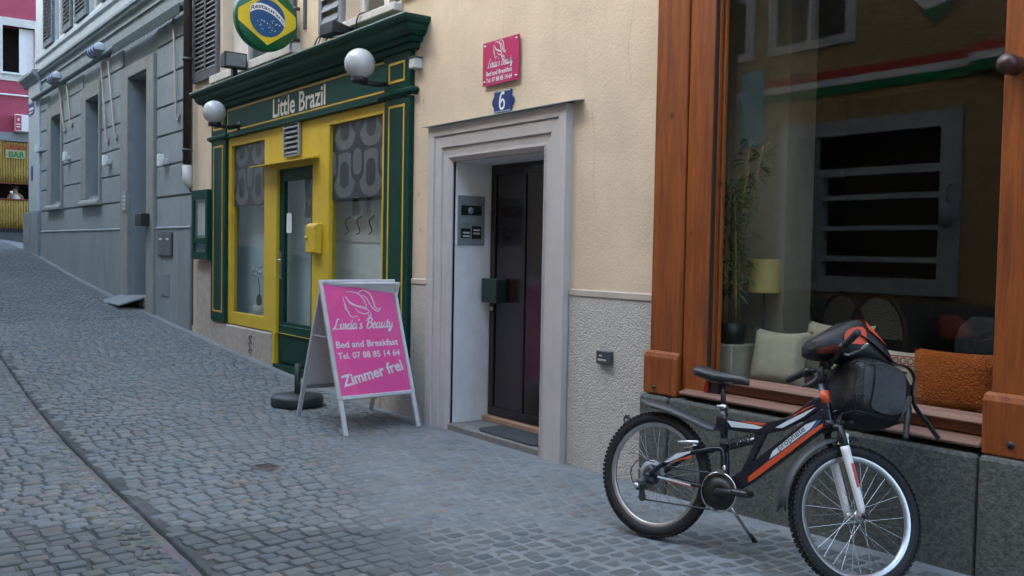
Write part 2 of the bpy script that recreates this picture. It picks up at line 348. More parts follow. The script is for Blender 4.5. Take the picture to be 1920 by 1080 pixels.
# ------------------------------------------------------------------ street
GP = [(-60, 1.8), (-38, 1.72), (-33, 1.66), (-29, 1.55), (-25.55, 1.318), (-20.85, .852), (-17.38, .578), (-13.83, .32), (-10.66, .128), (-8.8, .035), (-7.07, -.012), (-5.2, .0), (-4.3, .01), (-3.1, .045), (-2.2, .075), (0, .1), (30, .3)]
def gx(x):
    for (a, za), (b, zb) in zip(GP, GP[1:]):
        if x <= b: t = (x - a) / (b - a); return za + (zb - za) * max(0, t)
    return GP[-1][1]
def gs(x): return sum(gx(x + d) for d in (-.9, -.45, 0, .45, .9)) / 5
def gut_y(x): return -2.895 - .035 * (max(x, -16) + 6.77) + .012 * math.sin(x * .9)
def gz(x, y):
    z = gs(x); d = y - gut_y(x)
    if -.014 < d < 0: z -= .030
    elif -.24 < d <= -.014: z -= .013 * (1 - ((-d - .014) / .226) ** .8)
    return z
def filled(x, y):     # 1 = joints brimful of mortar (near the house), 0 = open joints
    n = math.sin(x * 1.7 + y * 2.3) * .35 + math.sin(x * .63 - y * 1.1 + 1) * .3
    a = (y + 2.15 + n * .6) / .7; b = (x + 8.2 + n) / 1.6
    return max(0, min(1, a)) * max(.15, min(1, b))
def paint(me, cols):
    ca = me.color_attributes.new('tint', 'FLOAT_COLOR', 'POINT'); ca.data.foreach_set('color', [c for v in cols for c in (*v, 1)])
g = MB(); cols = []
XS = [30, 20, 12, 8, 5, 3] + [2 - .14 * i for i in range(250)] + [-34, -37, -42, -50, -60]
rn = random.Random(3)
def ylist(x):
    g_ = gut_y(x)
    return [.30, .12, 0] + [(g_ + .02) * k / 27 for k in range(1, 28)] + [g_ + o for o in (.003, -.001, -.013, -.016, -.06, -.13, -.17, -.21, -.24, -.28)] + [g_ - .28 + (-7.2 - g_ + .28) * k / 34 for k in range(1, 35)]
for x in XS:
    YS = ylist(x)
    for y in YS:
        f = filled(x, y); d = y - gut_y(x); ing = -.25 < d < .003
        z = gz(x, y) - (0.004 if ing else .0075 * (1 - f) + .0008 * f) + (rn.random() - .5) * (.010 if ing else .003)
        if y >= 0: z = gs(x) - .01
        g.v.append((x, y, z)); k = .85 + rn.random() * .25
        dirt = (.066, .073, .071); mo = (.225, .240, .245)
        c = [(dirt[i] * (1 - f) + mo[i] * f) * k for i in range(3)]
        if ing: c = [v * k * (1 + .5 * (rn.random() - .5)) for v in (.155, .155, .14)]
        if -.0135 < d < .002: c = [.045 * k, .045 * k, .04 * k]  # shadow of the channel's stepped edge, painted in as a dark seam
        if y > -.16 and x < -4.4: c = [.21 * k, .222 * k, .23 * k]
        cols.append(c)
ny = len(YS)
for i in range(len(XS) - 1):
    for j in range(ny - 1): g.f.append((i * ny + j, i * ny + j + 1, (i + 1) * ny + j + 1, (i + 1) * ny + j))
g.mi = [0] * len(g.f); g.sm = [True] * len(g.f)
street = obj('street', g, MORT); paint(street.data, cols)
street['kind'] = 'structure'; street['label'] = 'sloping cobbled street with a drainage channel along its middle'
base = MB(); base.add([(-300, -300, -.6), (300, -300, -.6), (300, 300, -.6), (-300, 300, -.6)], [(0, 1, 2, 3)])
gr = obj('ground', base, mat('earth', (.12, .11, .1), .95)); gr['kind'] = 'structure'; gr['label'] = 'bare ground under and around the houses'
# setts
def stone_shape(rnd, w, l, h=.035):
    pr = []
    for sx, sy in ((-1, -1), (1, -1), (1, 1), (-1, 1)):
        c = .10 + rnd.random() * .14
        jx, jy = 1 - rnd.random() * .10, 1 - rnd.random() * .10
        if sx * sy > 0: pr += [(sx * jx, sy * (jy - c)), (sx * (jx - c), sy * jy)]
        else: pr += [(sx * (jx - c), sy * jy), (sx * jx, sy * (jy - c))]
    pr = [pr[i] for i in range(8)]
    pr.sort(key=lambda p: math.atan2(p[1], p[0]))
    top = [(p[0] * w / 2 * .86, p[1] * l / 2 * .86, (rnd.random() - .5) * .003) for p in pr]
    mid = [(p[0] * w / 2 * .97, p[1] * l / 2 * .97, -.004 - rnd.random() * .002) for p in pr]
    bot = [(p[0] * w / 2, p[1] * l / 2, -h) for p in pr]
    cz = .001 + rnd.random() * .002
    vs_ = top + mid + bot + [(0, 0, cz)]
    fs = [(24, i, (i + 1) % 8) for i in range(8)] + [(i, 8 + i, 8 + (i + 1) % 8, (i + 1) % 8) for i in range(8)] + [(8 + i, 16 + i, 16 + (i + 1) % 8, 8 + (i + 1) % 8) for i in range(8)]
    return vs_, fs
def tintcol(rnd):
    k = .84 + rnd.random() * .24
    t = rnd.choice([(.202, .226, .228)] * 8 + [(.216, .230, .222)] * 6 + [(.184, .214, .226)] * 3 + [(.235, .220, .195)] * 1 + [(.215, .205, .20)])
    return [v * k for v in t]
Minv = camo.matrix_world.inverted()
def seen(x, y, z):
    p = Minv @ Vector((x, y, z))
    if p.z > -.1: return None
    u, v = 1750 * p.x / -p.z, 1750 * p.y / -p.z
    return (-p.z) if abs(u) < 960 and abs(v) < 540 else None
rs = random.Random(11); stones = []
x = 1.6; row = 0
while x > -32.5:
    pitch = .088 + rs.random() * .022; y = -.14 - rs.random() * .06; xc = x - pitch / 2; row += 1
    while y > -6.7:
        w = .095 + rs.random() * .05; yc = y - w / 2
        bow = .07 * math.sin(yc * 1.3 + 1.1 + x * .15) + .012 * math.sin(yc * 4.1 + x); dbw = .091 * math.cos(yc * 1.3 + 1.1 + x * .15) + .049 * math.cos(yc * 4.1 + x)
        X = xc + bow + (rs.random() - .5) * .012; d = yc - gut_y(X)
        if not (-.23 < d < .045) and not (X > -4.35 and yc > -.24):
            stones.append((X, yc, w - .008, pitch - .007, -dbw + (rs.random() - .5) * .09, gz(X, yc) + (rs.random() - .5) * .007 * (1 - .6 * filled(X, yc))))
        y -= w
    x -= pitch
x = 1.0
while x > -30:          # long stones lying along the channel
    l = .05 + rs.random() * .06
    for o in (-.205, -.145, -.085):
        X = x - l / 2 + rs.uniform(-.02, .02); yc = gut_y(X) + o + (rs.random() - .5) * .03
        stones.append((X, yc, .045 + .03 * rs.random(), l * rs.uniform(.7, 1), 1.2 * (rs.random() - .5), gz(X, yc) + rs.uniform(-.004, .008)))
    x -= l
ranked = sorted(range(len(stones)), key=lambda i: seen(stones[i][0], stones[i][1], stones[i][5]) or 999)
near = set(ranked[:300])
var = []
for k in range(40):
    vs_, fs = stone_shape(rs, 1, 1); c = tintcol(rs)
    me = bpy.data.meshes.new('cobblestone'); me.from_pydata(vs_, [], fs); me.materials.append(COB); paint(me, [c] * 25)
    me.polygons.foreach_set('use_smooth', [True] * len(fs)); var.append(me)
mv = []; mf = []; mc = []
for i, (X, y, w, l, r, z) in enumerate(stones):
    if i in near:
        o = bpy.data.objects.new('cobblestone', var[rs.randrange(40)]); COL.objects.link(o); o.parent = street
        o.location = (X, y, z); o.scale = (l, w, 1); o.rotation_euler = ((rs.random() - .5) * .04, (rs.random() - .5) * .04, r)
    else:
        vs_, fs = stone_shape(rs, l, w); c = tintcol(rs); o_ = len(mv); cs, sn = math.cos(r), math.sin(r)
        if X < -15:
            fs = fs[:16]
        mv += [(X + a * cs - b * sn, y + a * sn + b * cs, z + h) for a, b, h in vs_]; mf += [tuple(q + o_ for q in f) for f in fs]; mc += [c] * 25
me = bpy.data.meshes.new('cobblestones'); me.from_pydata(mv, [], mf); me.materials.append(COB); paint(me, mc); me.polygons.foreach_set('use_smooth', [True] * len(mf))
o = bpy.data.objects.new('cobblestones', me); COL.objects.link(o); o.parent = street; o['kind'] = 'stuff'

# ------------------------------------------------------------------ cream house
H = thing('cream_house', 'cream plastered house with green restaurant front, stone doorway and wooden shop window', 'house', (-7.5, .25, 0))
door_h = (-6.79, -5.535, -.3, 2.315); shop_h = (-12.60, -7.60, -.3, 3.36); win_h = (-4.30, -1.66, .60, 3.35); added_bay_h = (-1.2, 1.6, .60, 3.35)  # last opening is an unseen bay added to let light into the shop
w1_h = (-12.50, -10.90, 3.86, 5.6); w2_h = (-8.84, -7.76, 3.86, 5.6)
obj('wall', MB().wall(-13.72, 3.0, -.3, 9.2, [door_h, shop_h, win_h, added_bay_h, w1_h, w2_h], 0, .5), PL, H)
obj('roof', MB().prism([(-.45, 9.2), (.25, 9.5), (4, 12.2), (8, 9.2)], 'x', -13.7, 3.0), mat('roof_tile', (.2, .07, .04), .8, .2, 10), H)
obj('rear_wall', MB().box(-13.7, 3, 7.6, 7.9, -.3, 9.2).box(-13.7, -13.4, .51, 7.6, -.3, 9.2).box(2.7, 3, .51, 7.6, -.3, 9.2), DARK, H)
obj('upper_floor', MB().box(-13.4, 2.7, .51, 7.6, 3.4, 3.6), mat('ceiling_paint', (.35, .33, .3), .9), H)
for a, b in ((-7.46, -7.109), (-5.207, -4.352)):
    obj('plinth', MB().box(a, b, -.014, .1, -.3, 1.232), ROUGH, H)
    obj('coping', MB().box(a, b, -.022, .1, 1.233, 1.287), COPE, H, bev=.008)
obj('plinth', MB().box(-13.5, -12.79, -.012, .1, -.3, 1.33), STONE, H)
# stall risers under the restaurant front
for a, b, z in ((-12.79, -12.26, .525), (-12.255, -10.71, .515), (-9.60, -8.0, .52), (-7.995, -7.465, .53)):
    r = obj('stall_riser', MB().box(a, b, -.03, .16, -.3, z), STONE, H, bev=.015)
ring = MB()
for k in range(3): ring.tube([(-11.35 + .05 * math.cos(q), -.035, .40 - .08 * k + .03 * math.sin(q)) for q in [j * .5 for j in range(11)]], .006, 5)
obj('chiselled_mark', ring, DGREY, H)
# stone doorway
prof = [(0, .02), (0, -.012), (.036, -.040), (.042, -.040), (.042, -.030), (.060, -.030), (.116, -.036), (.121, -.030), (.127, -.050), (.218, -.054), (.224, -.046), (.230, -.066), (.318, -.070), (.318, .0)]
DF = obj('door_frame', MB().sweep_u(prof, -6.79, -5.535, 2.315, -.06), FRAME, H)
obj('metal_cap', MB().prism([(.0, 2.655), (-.105, 2.636), (-.105, 2.630), (0, 2.648)], 'x', -7.17, -5.10), MGREY, DF)
obj('jamb', MB().box(-6.80, -6.788, .021, .40, -.05, 2.31), REVEAL, DF); obj('jamb', MB().box(-5.537, -5.52, .021, .40, -.05, 2.31), REVEAL, DF)
obj('soffit', MB().box(-6.787, -5.538, .021, .40, 2.311, 2.33), REVEAL, DF)
obj('door_step', MB().box(-6.86, -5.48, -.02, .52, -.2, .042), mat('step_stone', (.20, .195, .185), .85, .15, 18, .3, 70, stain=.3), H, bev=.01)
obj('threshold', MB().box(-6.786, -5.539, .33, .44, .043, .088), mat('threshold_wood', (.38, .25, .17), .6, .15, 10), H, bev=.005)
D = obj('door', MB().box(-6.786, -5.539, .40, .45, .089, 2.31), DOORB, H)
obj('rail', MB().box(-6.77, -5.55, .385, .399, .092, .17).box(-6.77, -6.70, .385, .399, .171, 2.30).box(-6.699, -5.55, .385, .399, 2.22, 2.30), DOORB, D, bev=.004)
obj('glazing_bar', MB().box(-6.30, -6.27, .39, .399, .172, 2.21), DOORB, D)
obj('handle_box', MB().box(-6.735, -6.515, .27, .384, 1.10, 1.31), mat('dark_green_box', (.012, .03, .028), .4, .1), D, bev=.006)
obj('lock', MB().lathe([(0, .372), (.02, .372), (.022, .39)], (-6.735, 0, 1.04), 12, 'y'), STEEL, D)

# ---- restaurant front
PX0, PX1 = -12.24, -7.95
panel = MB().wall(PX0 + .002, PX1 - .002, .53, 2.97, [(-12.155, -10.99, .665, 2.865), (-10.63, -9.63, .5299, 2.475), (-9.24, -8.04, .66, 2.866)], -.004, .09)
obj('yellow_panel', panel, YEL, H)
obj('door_post', MB().box(-10.705, -10.632, -.02, .09, -.02, .529), YEL, H)
for a, b in ((-12.78, -12.24), (-7.95, -7.47)):
    p = obj('pilaster', MB().box(a, b, -.05, .1, .535, 2.968), GREEN, H, bev=.006)
    m = MB(); x0, x1, z0, z1 = a + .09, b - .09, .66, 2.90; t = .022
    m.box(x0, x0 + t, -.055, -.0505, z0, z1).box(x1 - t, x1, -.055, -.0505, z0, z1).box(x0 + t, x1 - t, -.055, -.0505, z0, z0 + t).box(x0 + t, x1 - t, -.055, -.0505, z1 - t, z1)
    obj('yellow_line', m, YLINE, p)
    c = obj('capital', MB().sweep_c([(.05, 2.969), (.065, 2.985), (.085, 3.00), (.085, 3.025), (.055, 3.045)], a, b), GREEN, H)
    i = obj('impost_block', MB().box(a, b, -.052, .1, 3.046, 3.375), GREEN, H, bev=.005)
    m = MB(); z0, z1 = 3.11, 3.30
    m.box(x0, x0 + t, -.057, -.0525, z0, z1).box(x1 - t, x1, -.057, -.0525, z0, z1).box(x0 + t, x1 - t, -.057, -.0525, z0, z0 + t).box(x0 + t, x1 - t, -.057, -.0525, z1 - t, z1)
    obj('yellow_line', m, YLINE, i)
FA = obj('fascia', MB().box(PX0 + .002, PX1 - .002, -.03, .1, 3.046, 3.375), DGREEN, H)
obj('moulding', MB().box(PX0 + .1, PX1 - .1, -.062, -.0052, 2.972, 3.0).box(PX0 + .1, PX1 - .1, -.05, -.0052, 3.001, 3.044), GREEN, H, bev=.006)
obj('yellow_line', MB().box(PX0 + .03, PX1 - .03, -.036, -.0305, 3.055, 3.072).box(PX0 + .03, PX1 - .03, -.036, -.0305, 3.328, 3.348).box(PX0 + .03, PX0 + .05, -.036, -.0305, 3.0725, 3.3275), YLINE, FA)
obj('lettering', put(text_mb('Little Brazil', .215, 1.42, .016), -10.69, -.034, 3.093), mat('sign_letter_white', (.68, .66, .62), .6, .05), FA)
CO = obj('cornice', MB().sweep_c([(.052, 3.372), (.075, 3.385), (.085, 3.41), (.085, 3.43), (.12, 3.435), (.135, 3.46), (.135, 3.475), (.17, 3.485), (.205, 3.52), (.215, 3.545), (.215, 3.565), (.245, 3.58), (.265, 3.61), (.265, 3.635), (.0, 3.66)], -12.78, -7.47), GREEN, H)
obj('gutter_strip', MB().box(-13.04, -7.21, -.272, -.2655, 3.63, 3.642), mat('zinc_strip', (.30, .36, .34), .5, .1), CO)
obj('vent_grille', (lambda m: m)(MB().box(-10.35, -9.93, -.012, -.0045, 2.60, 2.98)), DGREY, H)
V = MB()
for k in range(6): V.prism([(-.05, 2.625 + k * .058), (-.013, 2.655 + k * .058), (-.013, 2.668 + k * .058), (-.05, 2.638 + k * .058)], 'x', -10.32, -9.96)
V.box(-10.36, -10.325, -.045, -.0125, 2.595, 2.985).box(-9.955, -9.92, -.045, -.0125, 2.595, 2.985).box(-10.325, -9.955, -.045, -.0125, 2.965, 2.985).box(-10.325, -9.955, -.045, -.0125, 2.595, 2.612)
obj('louvre', V, MGREY, H)
obj('door_hood', MB().prism([(-.005, 2.56), (-.17, 2.525), (-.17, 2.513), (-.005, 2.535)], 'x', -11.06, -9.46), YEL, H)
SD = obj('shop_door', MB().wall(-10.625, -9.635, .165, 2.47, [(-10.50, -9.74, .66, 2.33)], .035, .085), GREEN, H)
obj('glass', MB().box(-10.505, -9.735, .055, .061, .655, 2.335), GLASS2, SD)
obj('kick_plate', MB().box(-10.60, -9.66, .02, .034, .19, .63), GREEN, SD, bev=.006)
obj('handle', MB().box(-10.585, -10.545, .018, .034, 1.17, 1.50).tube([(-10.565, .02, 1.40), (-10.565, -.03, 1.40), (-10.43, -.032, 1.40)], .009), STEEL, SD)
obj('notice', MB().box(-10.44, -10.30, .044, .047, 1.72, 1.95), WHITE, SD)
obj('shop_threshold', MB().box(-10.63, -9.63, -.04, .3, -.2, .158), GREEN, H)
def wave_print(x0, x1, z0, z1):
    # promenade pattern: interlocking rounded blocks with dark ovals, staggered column by column
    m = MB()
    def rr(cx, cz, w, h, y, mi, r=.4):
        pts = []; rad = min(w, h) * r
        for sx, sz, a in ((1, 1, 0), (-1, 1, 90), (-1, -1, 180), (1, -1, 270)):
            for k in range(5):
                q = R(a + k * 22.5); pts.append((min(x1, max(x0, cx + sx * (w / 2 - rad) + rad * math.cos(q))), min(z1, max(z0, cz + sz * (h / 2 - rad) + rad * math.sin(q)))))
        if max(p[1] for p in pts) - min(p[1] for p in pts) > .01 and max(p[0] for p in pts) - min(p[0] for p in pts) > .01: m.add([(p[0], y, p[1]) for p in pts], [tuple(range(len(pts)))], mi)
    P = (x1 - x0) / 2.0; cx0 = x0 + P * .48
    for y_, dw, dh, ox, oz, mi in ((0, .86, .47, 0, 0, 1), (-.0006, .50, .40, .5, .25, 0), (-.0012, .32, .27, .5, .25, 1), (-.0012, .34, .28, 0, 0, 0)):
        for c in range(-1, 3):
            for k in range(-1, 3): rr(cx0 + (c + ox) * P, z0 + .25 + (k + oz) * .50, P * dw, dh, y_, mi, .42)
    m.add([(x0, .001, z0), (x1, .001, z0), (x1, .001, z1), (x0, .001, z1)], [(0, 1, 2, 3)], 0); return m
PD = mat('print_dark', (.028, .032, .042), .35, .1); PG = mat('print_grey', (.105, .11, .12), .35, .08)
for a, b, z0 in ((-12.155, -10.99, .665), (-9.24, -8.04, .66)):
    wn = obj('shop_window', MB().box(a, a + .02, -.002, .08, z0, 2.865).box(b - .02, b, -.002, .08, z0, 2.865).box(a + .02, b - .02, -.002, .08, z0, z0 + .02), YEL, H)
    obj('pane', MB().box(a + .021, b - .021, .04, .046, z0 + .021, 2.864), GLASS2, wn)
    obj('wave_print', put(wave_print(a + .022, b - .022, 2.07, 2.86), 0, .036, 0), [PD, PG], wn)
# ---- upper windows with shutters
def shutter(x0, x1, z0, z1, m, louv=True, y=-.03):
    s_ = MB(); t = .07; s_.box(x0, x0 + t, y - .02, y + .02, z0, z1).box(x1 - t, x1, y - .02, y + .02, z0, z1).box(x0 + t, x1 - t, y - .02, y + .02, z0, z0 + .12).box(x0 + t, x1 - t, y - .02, y + .02, z1 - .1, z1)
    s_.box((x0 + x1) / 2 - .03, (x0 + x1) / 2 + .03, y - .018, y + .018, z0 + .12, z1 - .1)
    sh = obj('shutter', s_, m, H)
    z = z0 + .13
    while z < z1 - .12:
        obj('slat', MB().prism([(y - .02, z), (y + .015, z + .055), (y + .02, z + .05), (y - .015, z - .006)], 'x', x0 + t, x1 - t), m, sh); z += .068
    return sh
def shutter2(x0, x1, z0, z1, m, y=-.03):
    t = .08; s_ = MB().box(x0, x0 + t, y - .02, y + .02, z0, z1).box(x1 - t, x1, y - .02, y + .02, z0, z1).box(x0 + t, x1 - t, y - .02, y + .02, z1 - .1, z1)
    sh = obj('shutter', s_, m, H); z = z0 + .08
    while z < z1 - .12:
        obj('slat', MB().prism([(y - .03, z), (y + .01, z + .09), (y + .014, z + .08), (y - .026, z - .01)], 'x', x0 + t, x1 - t), m, sh); z += .125
for (a, b, z0, z1), sx0, sx1, ty in ((w1_h, -12.75, -10.0, 0), (w2_h, -8.98, -7.70, 1)):
    obj('sill', MB().box(sx0, sx1, -.10, .2, 3.745 if ty == 0 else 3.775, 3.86 - .002), OFFW, H, bev=.012)
    w = obj('window', MB().wall(a + .002, b - .002, z0, z1, [(a + .55 if ty == 0 else a + .10, a + 1.2 if ty == 0 else a + .52, z0 + .10, z1 - .1), (a + 1.28 if ty == 0 else a + .62, b - .08, z0 + .10, z1 - .1)], .14, .2), OFFW, H)
    obj('pane', MB().box(a + .08, b - .08, .165, .171, z0 + .08, z1 - .08), GLASS, w)
    obj('curtain', MB().box(a + .05, b - .05, .40, .41, z0, z1), mat('curtain%d' % ty, (.16, .15, .16) if ty == 0 else (.05, .05, .045), .9, .3, 5), w)
shutter(-13.58, -12.60, 3.87, 5.6, SHUT); shutter(-10.88, -10.10, 3.90, 5.6, SHUT)
shutter2(-9.43, -8.88, 3.86, 5.6, mat('shutter_light', (.20, .205, .225), .6, .12, 8)); shutter(-7.74, -7.2, 3.90, 5.6, SHUT)

# ---- wooden shop window
obj('stone_base', MB().box(-4.36, -4.115, -.12, .16, -.4, .638), GRAN, H, bev=.02, segs=2)
obj('stone_base', MB().box(-4.105, -2.145, -.115, .16, -.4, .642), GRAN, H, bev=.02, segs=2)
obj('stone_base', MB().box(-2.137, -.2, -.12, .16, -.4, .645), GRAN, H, bev=.02, segs=2)
P1 = obj('pillar', MB().box(-4.328, -4.058, -.062, .055, .91, 3.5).box(-4.052, -3.852, -.05, .055, .66, 3.5), WOOD, H, bev=.006)
obj('pillar_base', MB().prism([(-.095, .646), (-.095, .885), (-.085, .912), (-.063, .925), (.05, .925), (.05, .646)], 'x', -4.352, -4.058), WOOD, P1, bev=.012, segs=2)
obj('bolt', MB().lathe([(0, -.104), (.012, -.102), (.014, -.094)], (-4.25, 0, .69), 10, 'y'), BLACK, P1)
P2 = obj('pillar', MB().box(-2.112, -1.64, -.062, .055, .93, 3.5), WOOD, H, bev=.006)
obj('fluting', MB().box(-2.02, -1.96, -.075, -.0625, 2.55, 3.5).box(-1.93, -1.87, -.075, -.0625, 2.55, 3.5).box(-1.84, -1.78, -.075, -.0625, 2.55, 3.5), WOOD, P2, bev=.008)
obj('pillar_base', MB().prism([(-.095, .648), (-.095, .90), (-.085, .925), (-.063, .938), (.05, .938), (.05, .648)], 'x', -2.138, -1.6), WOOD, P2, bev=.01, segs=2)
obj('bolt', MB().lathe([(0, -.104), (.016, -.102), (.018, -.094)], (-2.0, 0, .71), 10, 'y'), BLACK, P2)
obj('knob', MB().lathe([(0, -.20), (.03, -.195), (.048, -.17), (.048, -.15), (.026, -.135), (.04, -.11), (.045, -.09), (.03, -.062)], (-2.05, 0, 2.43), 18, 'y'), mat('dark_turned_wood', (.05, .02, .012), .35), P2)
obj('corner_boss', MB().box(-4.3, -4.1, -.02, -.01, 3.3, 3.49), WOOD, P1)
FR = obj('shop_window_frame', MB().box(-3.8515, -3.846, -.048, .05, .80, 3.5), mat('dark_joint_wood', (.05, .02, .01), .6), H)
obj('frame_moulding', MB().box(-3.8455, -3.837, -.018, .012, .80, 3.5).box(-3.8455, -3.822, .016, .046, .80, 3.5), WOOD, FR, bev=.004)
obj('frame_moulding', MB().box(-2.14, -2.1125, .0, .05, .80, 3.5), WOOD, FR, bev=.006)
obj('sill', MB().prism([(-.11, .672), (-.115, .692), (-.03, .712), (.05, .718), (.05, .672)], 'x', -4.02, -2.139), SILLW, H, bev=.006)
obj('rail', MB().box(-3.85, -2.141, -.022, .05, .719, .772), WOODX, H, bev=.004)
obj('upper_sill', MB().prism([(-.050, .773), (-.054, .784), (-.02, .794), (-.015, .800), (.02, .808), (.05, .812), (.05, .773)], 'x', -3.845, -2.141), SILLW, H, bev=.003)
obj('window_pane', MB().box(-3.843, -2.115, .0515, .0575, .74, 3.5), GLASS, H)
obj('window_pane', MB().box(-1.2, 1.6, .115, .121, .6, 3.35), GLASS, H)  # pane of the unseen bay added to brighten the shop room
obj('pillar', MB().box(-1.3, -1.15, -.05, .2, .646, 3.5), WOOD, H); obj('pillar', MB().box(1.55, 1.75, -.05, .2, .646, 3.5), WOOD, H)  # posts of the same added bay, out of view
obj('transom', MB().box(-4.33, -1.6, -.07, .2, 3.501, 3.62), WOODX, H, bev=.01)
# wall fittings that belong to the house
obj('iron_ring', MB().tube([(-4.56 + .026 * math.cos(q), -.03, .42 + .03 * math.sin(q)) for q in [k * math.pi / 6 for k in range(12)]], .006, 6, closed=True).box(-4.57, -4.55, -.034, -.0145, .43, .455), DGREY, H)
obj('shutter_bolt', MB().box(-9.87, -9.83, -.03, -.0, 3.99, 4.6), SHUT, H)
for pts in ([(-6.10, 3.26), (-6.095, 3.5), (-6.11, 3.8), (-6.10, 4.2)], [(-7.42, 2.25), (-7.25, 2.27), (-7.12, 2.265)], [(-6.16, 2.86), (-6.165, 2.9)], [(-5.02, 2.6), (-4.97, 2.3), (-4.99, 2.05), (-4.94, 1.8)], [(-4.6, 3.3), (-4.66, 2.95), (-4.62, 2.7)]):
    obj('crack', MB().ribbon(pts, .0028, -.002, taper=False), mat('crack_line', (.42, .33, .23), .95), H)
spots = MB()
for a, b in ((-7.36, 2.05), (-7.41, 2.78), (-7.33, 1.73), (-7.30, 2.9)): spots.lathe([(.018, -.002), (.010, .01), (0, .01)], (a, 0, b), 8, 'y')
obj('drill_hole', spots, DARK, H)
# ---- rooms behind the glass (part of the house)
RW = mat('room_wall', (.52, .50, .46), .9, .05)
obj('room_wall', MB().box(-12.9, -12.7, .51, 4, 0, 3.39).box(-7.5, -7.3, .51, 4, 0, 3.39).box(-12.69, -7.51, 3.9, 4, 0, 3.39).box(-10.0, -8.45, .26, .28, .32, 2.06), mat('pale_partition', (.82, .83, .82), .9, .05), H)
obj('reflection_panel', MB().box(-12.69, -11.1, .27, .275, .3, 2.1), mat('reflection_panel', (.70, .82, .86), .9, .06, 3), H)  # pale panel added behind the pane, standing in for its bright reflection
obj('reflection_panel', MB().box(-11.05, -9.85, .27, .275, .3, 2.5), MATS['reflection_panel'], H)  # same stand-in panel for the reflection in the door glass
obj('room_floor', MB().box(-12.7, -7.5, .17, 4, 0, .3), mat('room_floor', (.18, .13, .09), .5, .2), H)
obj('column', MB().box(-4.45, -3.83, .66, .95, .3, 3.39), mat('beige_column', (.40, .35, .26), .85, .08), H)
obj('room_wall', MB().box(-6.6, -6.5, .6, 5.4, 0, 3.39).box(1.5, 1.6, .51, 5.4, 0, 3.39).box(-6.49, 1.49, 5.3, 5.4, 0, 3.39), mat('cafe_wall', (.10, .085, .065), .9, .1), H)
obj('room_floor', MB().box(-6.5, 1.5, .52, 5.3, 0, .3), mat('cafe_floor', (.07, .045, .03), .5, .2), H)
obj('window_seat', MB().box(-4.3, -1.7, .10, .95, .32, .74), mat('seat_wood', (.16, .09, .05), .55, .2), H)
def room_thing(name, label, cat, mb, m, loc, group=None, **k): return single(name, mb, m, label, cat, loc, group, **k)
def cushion(cx, cy, cz, w, h, t, m, tilt, yaw_, name, label, n=12, ears=.10):
    b = MB(); vs_ = []
    for s_ in (1, -1):
        for i in range(n + 1):
            for j in range(n + 1):
                u, v = i / n * 2 - 1, j / n * 2 - 1
                bulge = ((1 - u ** 4) * (1 - v ** 4)) ** .6
                k = 1 - ears * (1 - abs(v) ** 2) * abs(u) ** 3; k2 = 1 - ears * (1 - abs(u) ** 2) * abs(v) ** 3
                vs_.append((u * w / 2 * k, s_ * -t / 2 * bulge, v * h / 2 * k2))
    N = (n + 1) ** 2; fs = []
    for i in range(n):
        for j in range(n):
            a = i * (n + 1) + j; fs += [(a, a + n + 1, a + n + 2, a + 1), (N + a, N + a + 1, N + a + n + 2, N + a + n + 1)]
    b.add(vs_, fs, 0, True); b.xf(Matrix.Rotation(yaw_, 4, 'Z') @ Matrix.Rotation(tilt, 4, 'X'))
    o = obj(name, b, m); o.location = (cx, cy, cz); return tag(o, label, 'cushion')
CREAM = mat('cream_linen', (.52, .46, .34), .95, .08, 12, .3, 200)
cushion(-3.575, .30, .925, .40, .37, .16, CREAM, R(-14), R(8), 'cushion', 'cream cushion leaning nearest the crate behind the glass', ears=.16)
cushion(-3.36, .56, .965, .50, .38, .16, CREAM, R(-12), R(-4), 'cushion', 'cream cushion half hidden behind the bicycle bag', ears=.14)
pc = cushion(-2.80, .36, .90, .44, .30, .14, mat('ecru_knit', (.46, .40, .30), .95, .1, 30, .4, 200), R(-15), R(0), 'cushion', 'ecru cushion with red and brown woven bands behind the glass')
pb = MB()
for k in range(9): pb.ribbon([(-.19 + k * .044 + .017 * math.cos(q), .075 + .017 * math.sin(q)) for q in [j * math.pi / 5 for j in range(11)]], .007, -.078, taper=False)
pb.ribbon([(-.21, .10), (.21, .10)], .006, -.074, taper=False).ribbon([(-.21, .05), (.21, .05)], .006, -.078, taper=False)
pb.xf(Matrix.Rotation(R(-15), 4, 'X')); obj('woven_band', pb, mat('red_yarn', (.35, .06, .04), .9), pc, world=False)
pb = MB()
for k in range(60): pb.box(-.2 + random.random() * .4, -.2 + random.random() * .4 + .012, -.082, -.07, -.13 + random.random() * .07, -.05)
pb.xf(Matrix.Rotation(R(-15), 4, 'X')); obj('brown_fringe', pb, mat('brown_yarn', (.07, .035, .02), .95), pc, world=False)
OK_ = mat('orange_knit', (.50, .115, .012), .95, .22, 60, 1., 90, bdist=.02)
cushion(-2.44, .24, .915, .46, .33, .15, OK_, R(-10), R(6), 'cushion', 'bright orange chunky knitted cushion by the right wooden pillar', n=16, ears=.05)
room_thing('crate', 'pale weathered crate standing under the potted bamboo', 'crate', MB().box(-4.00, -3.80, .12, .36, .741, .99), mat('crate_wood', (.58, .52, .40), .85, .15, 7, .2, 40), (-3.9, .24, .74), bev=.006)
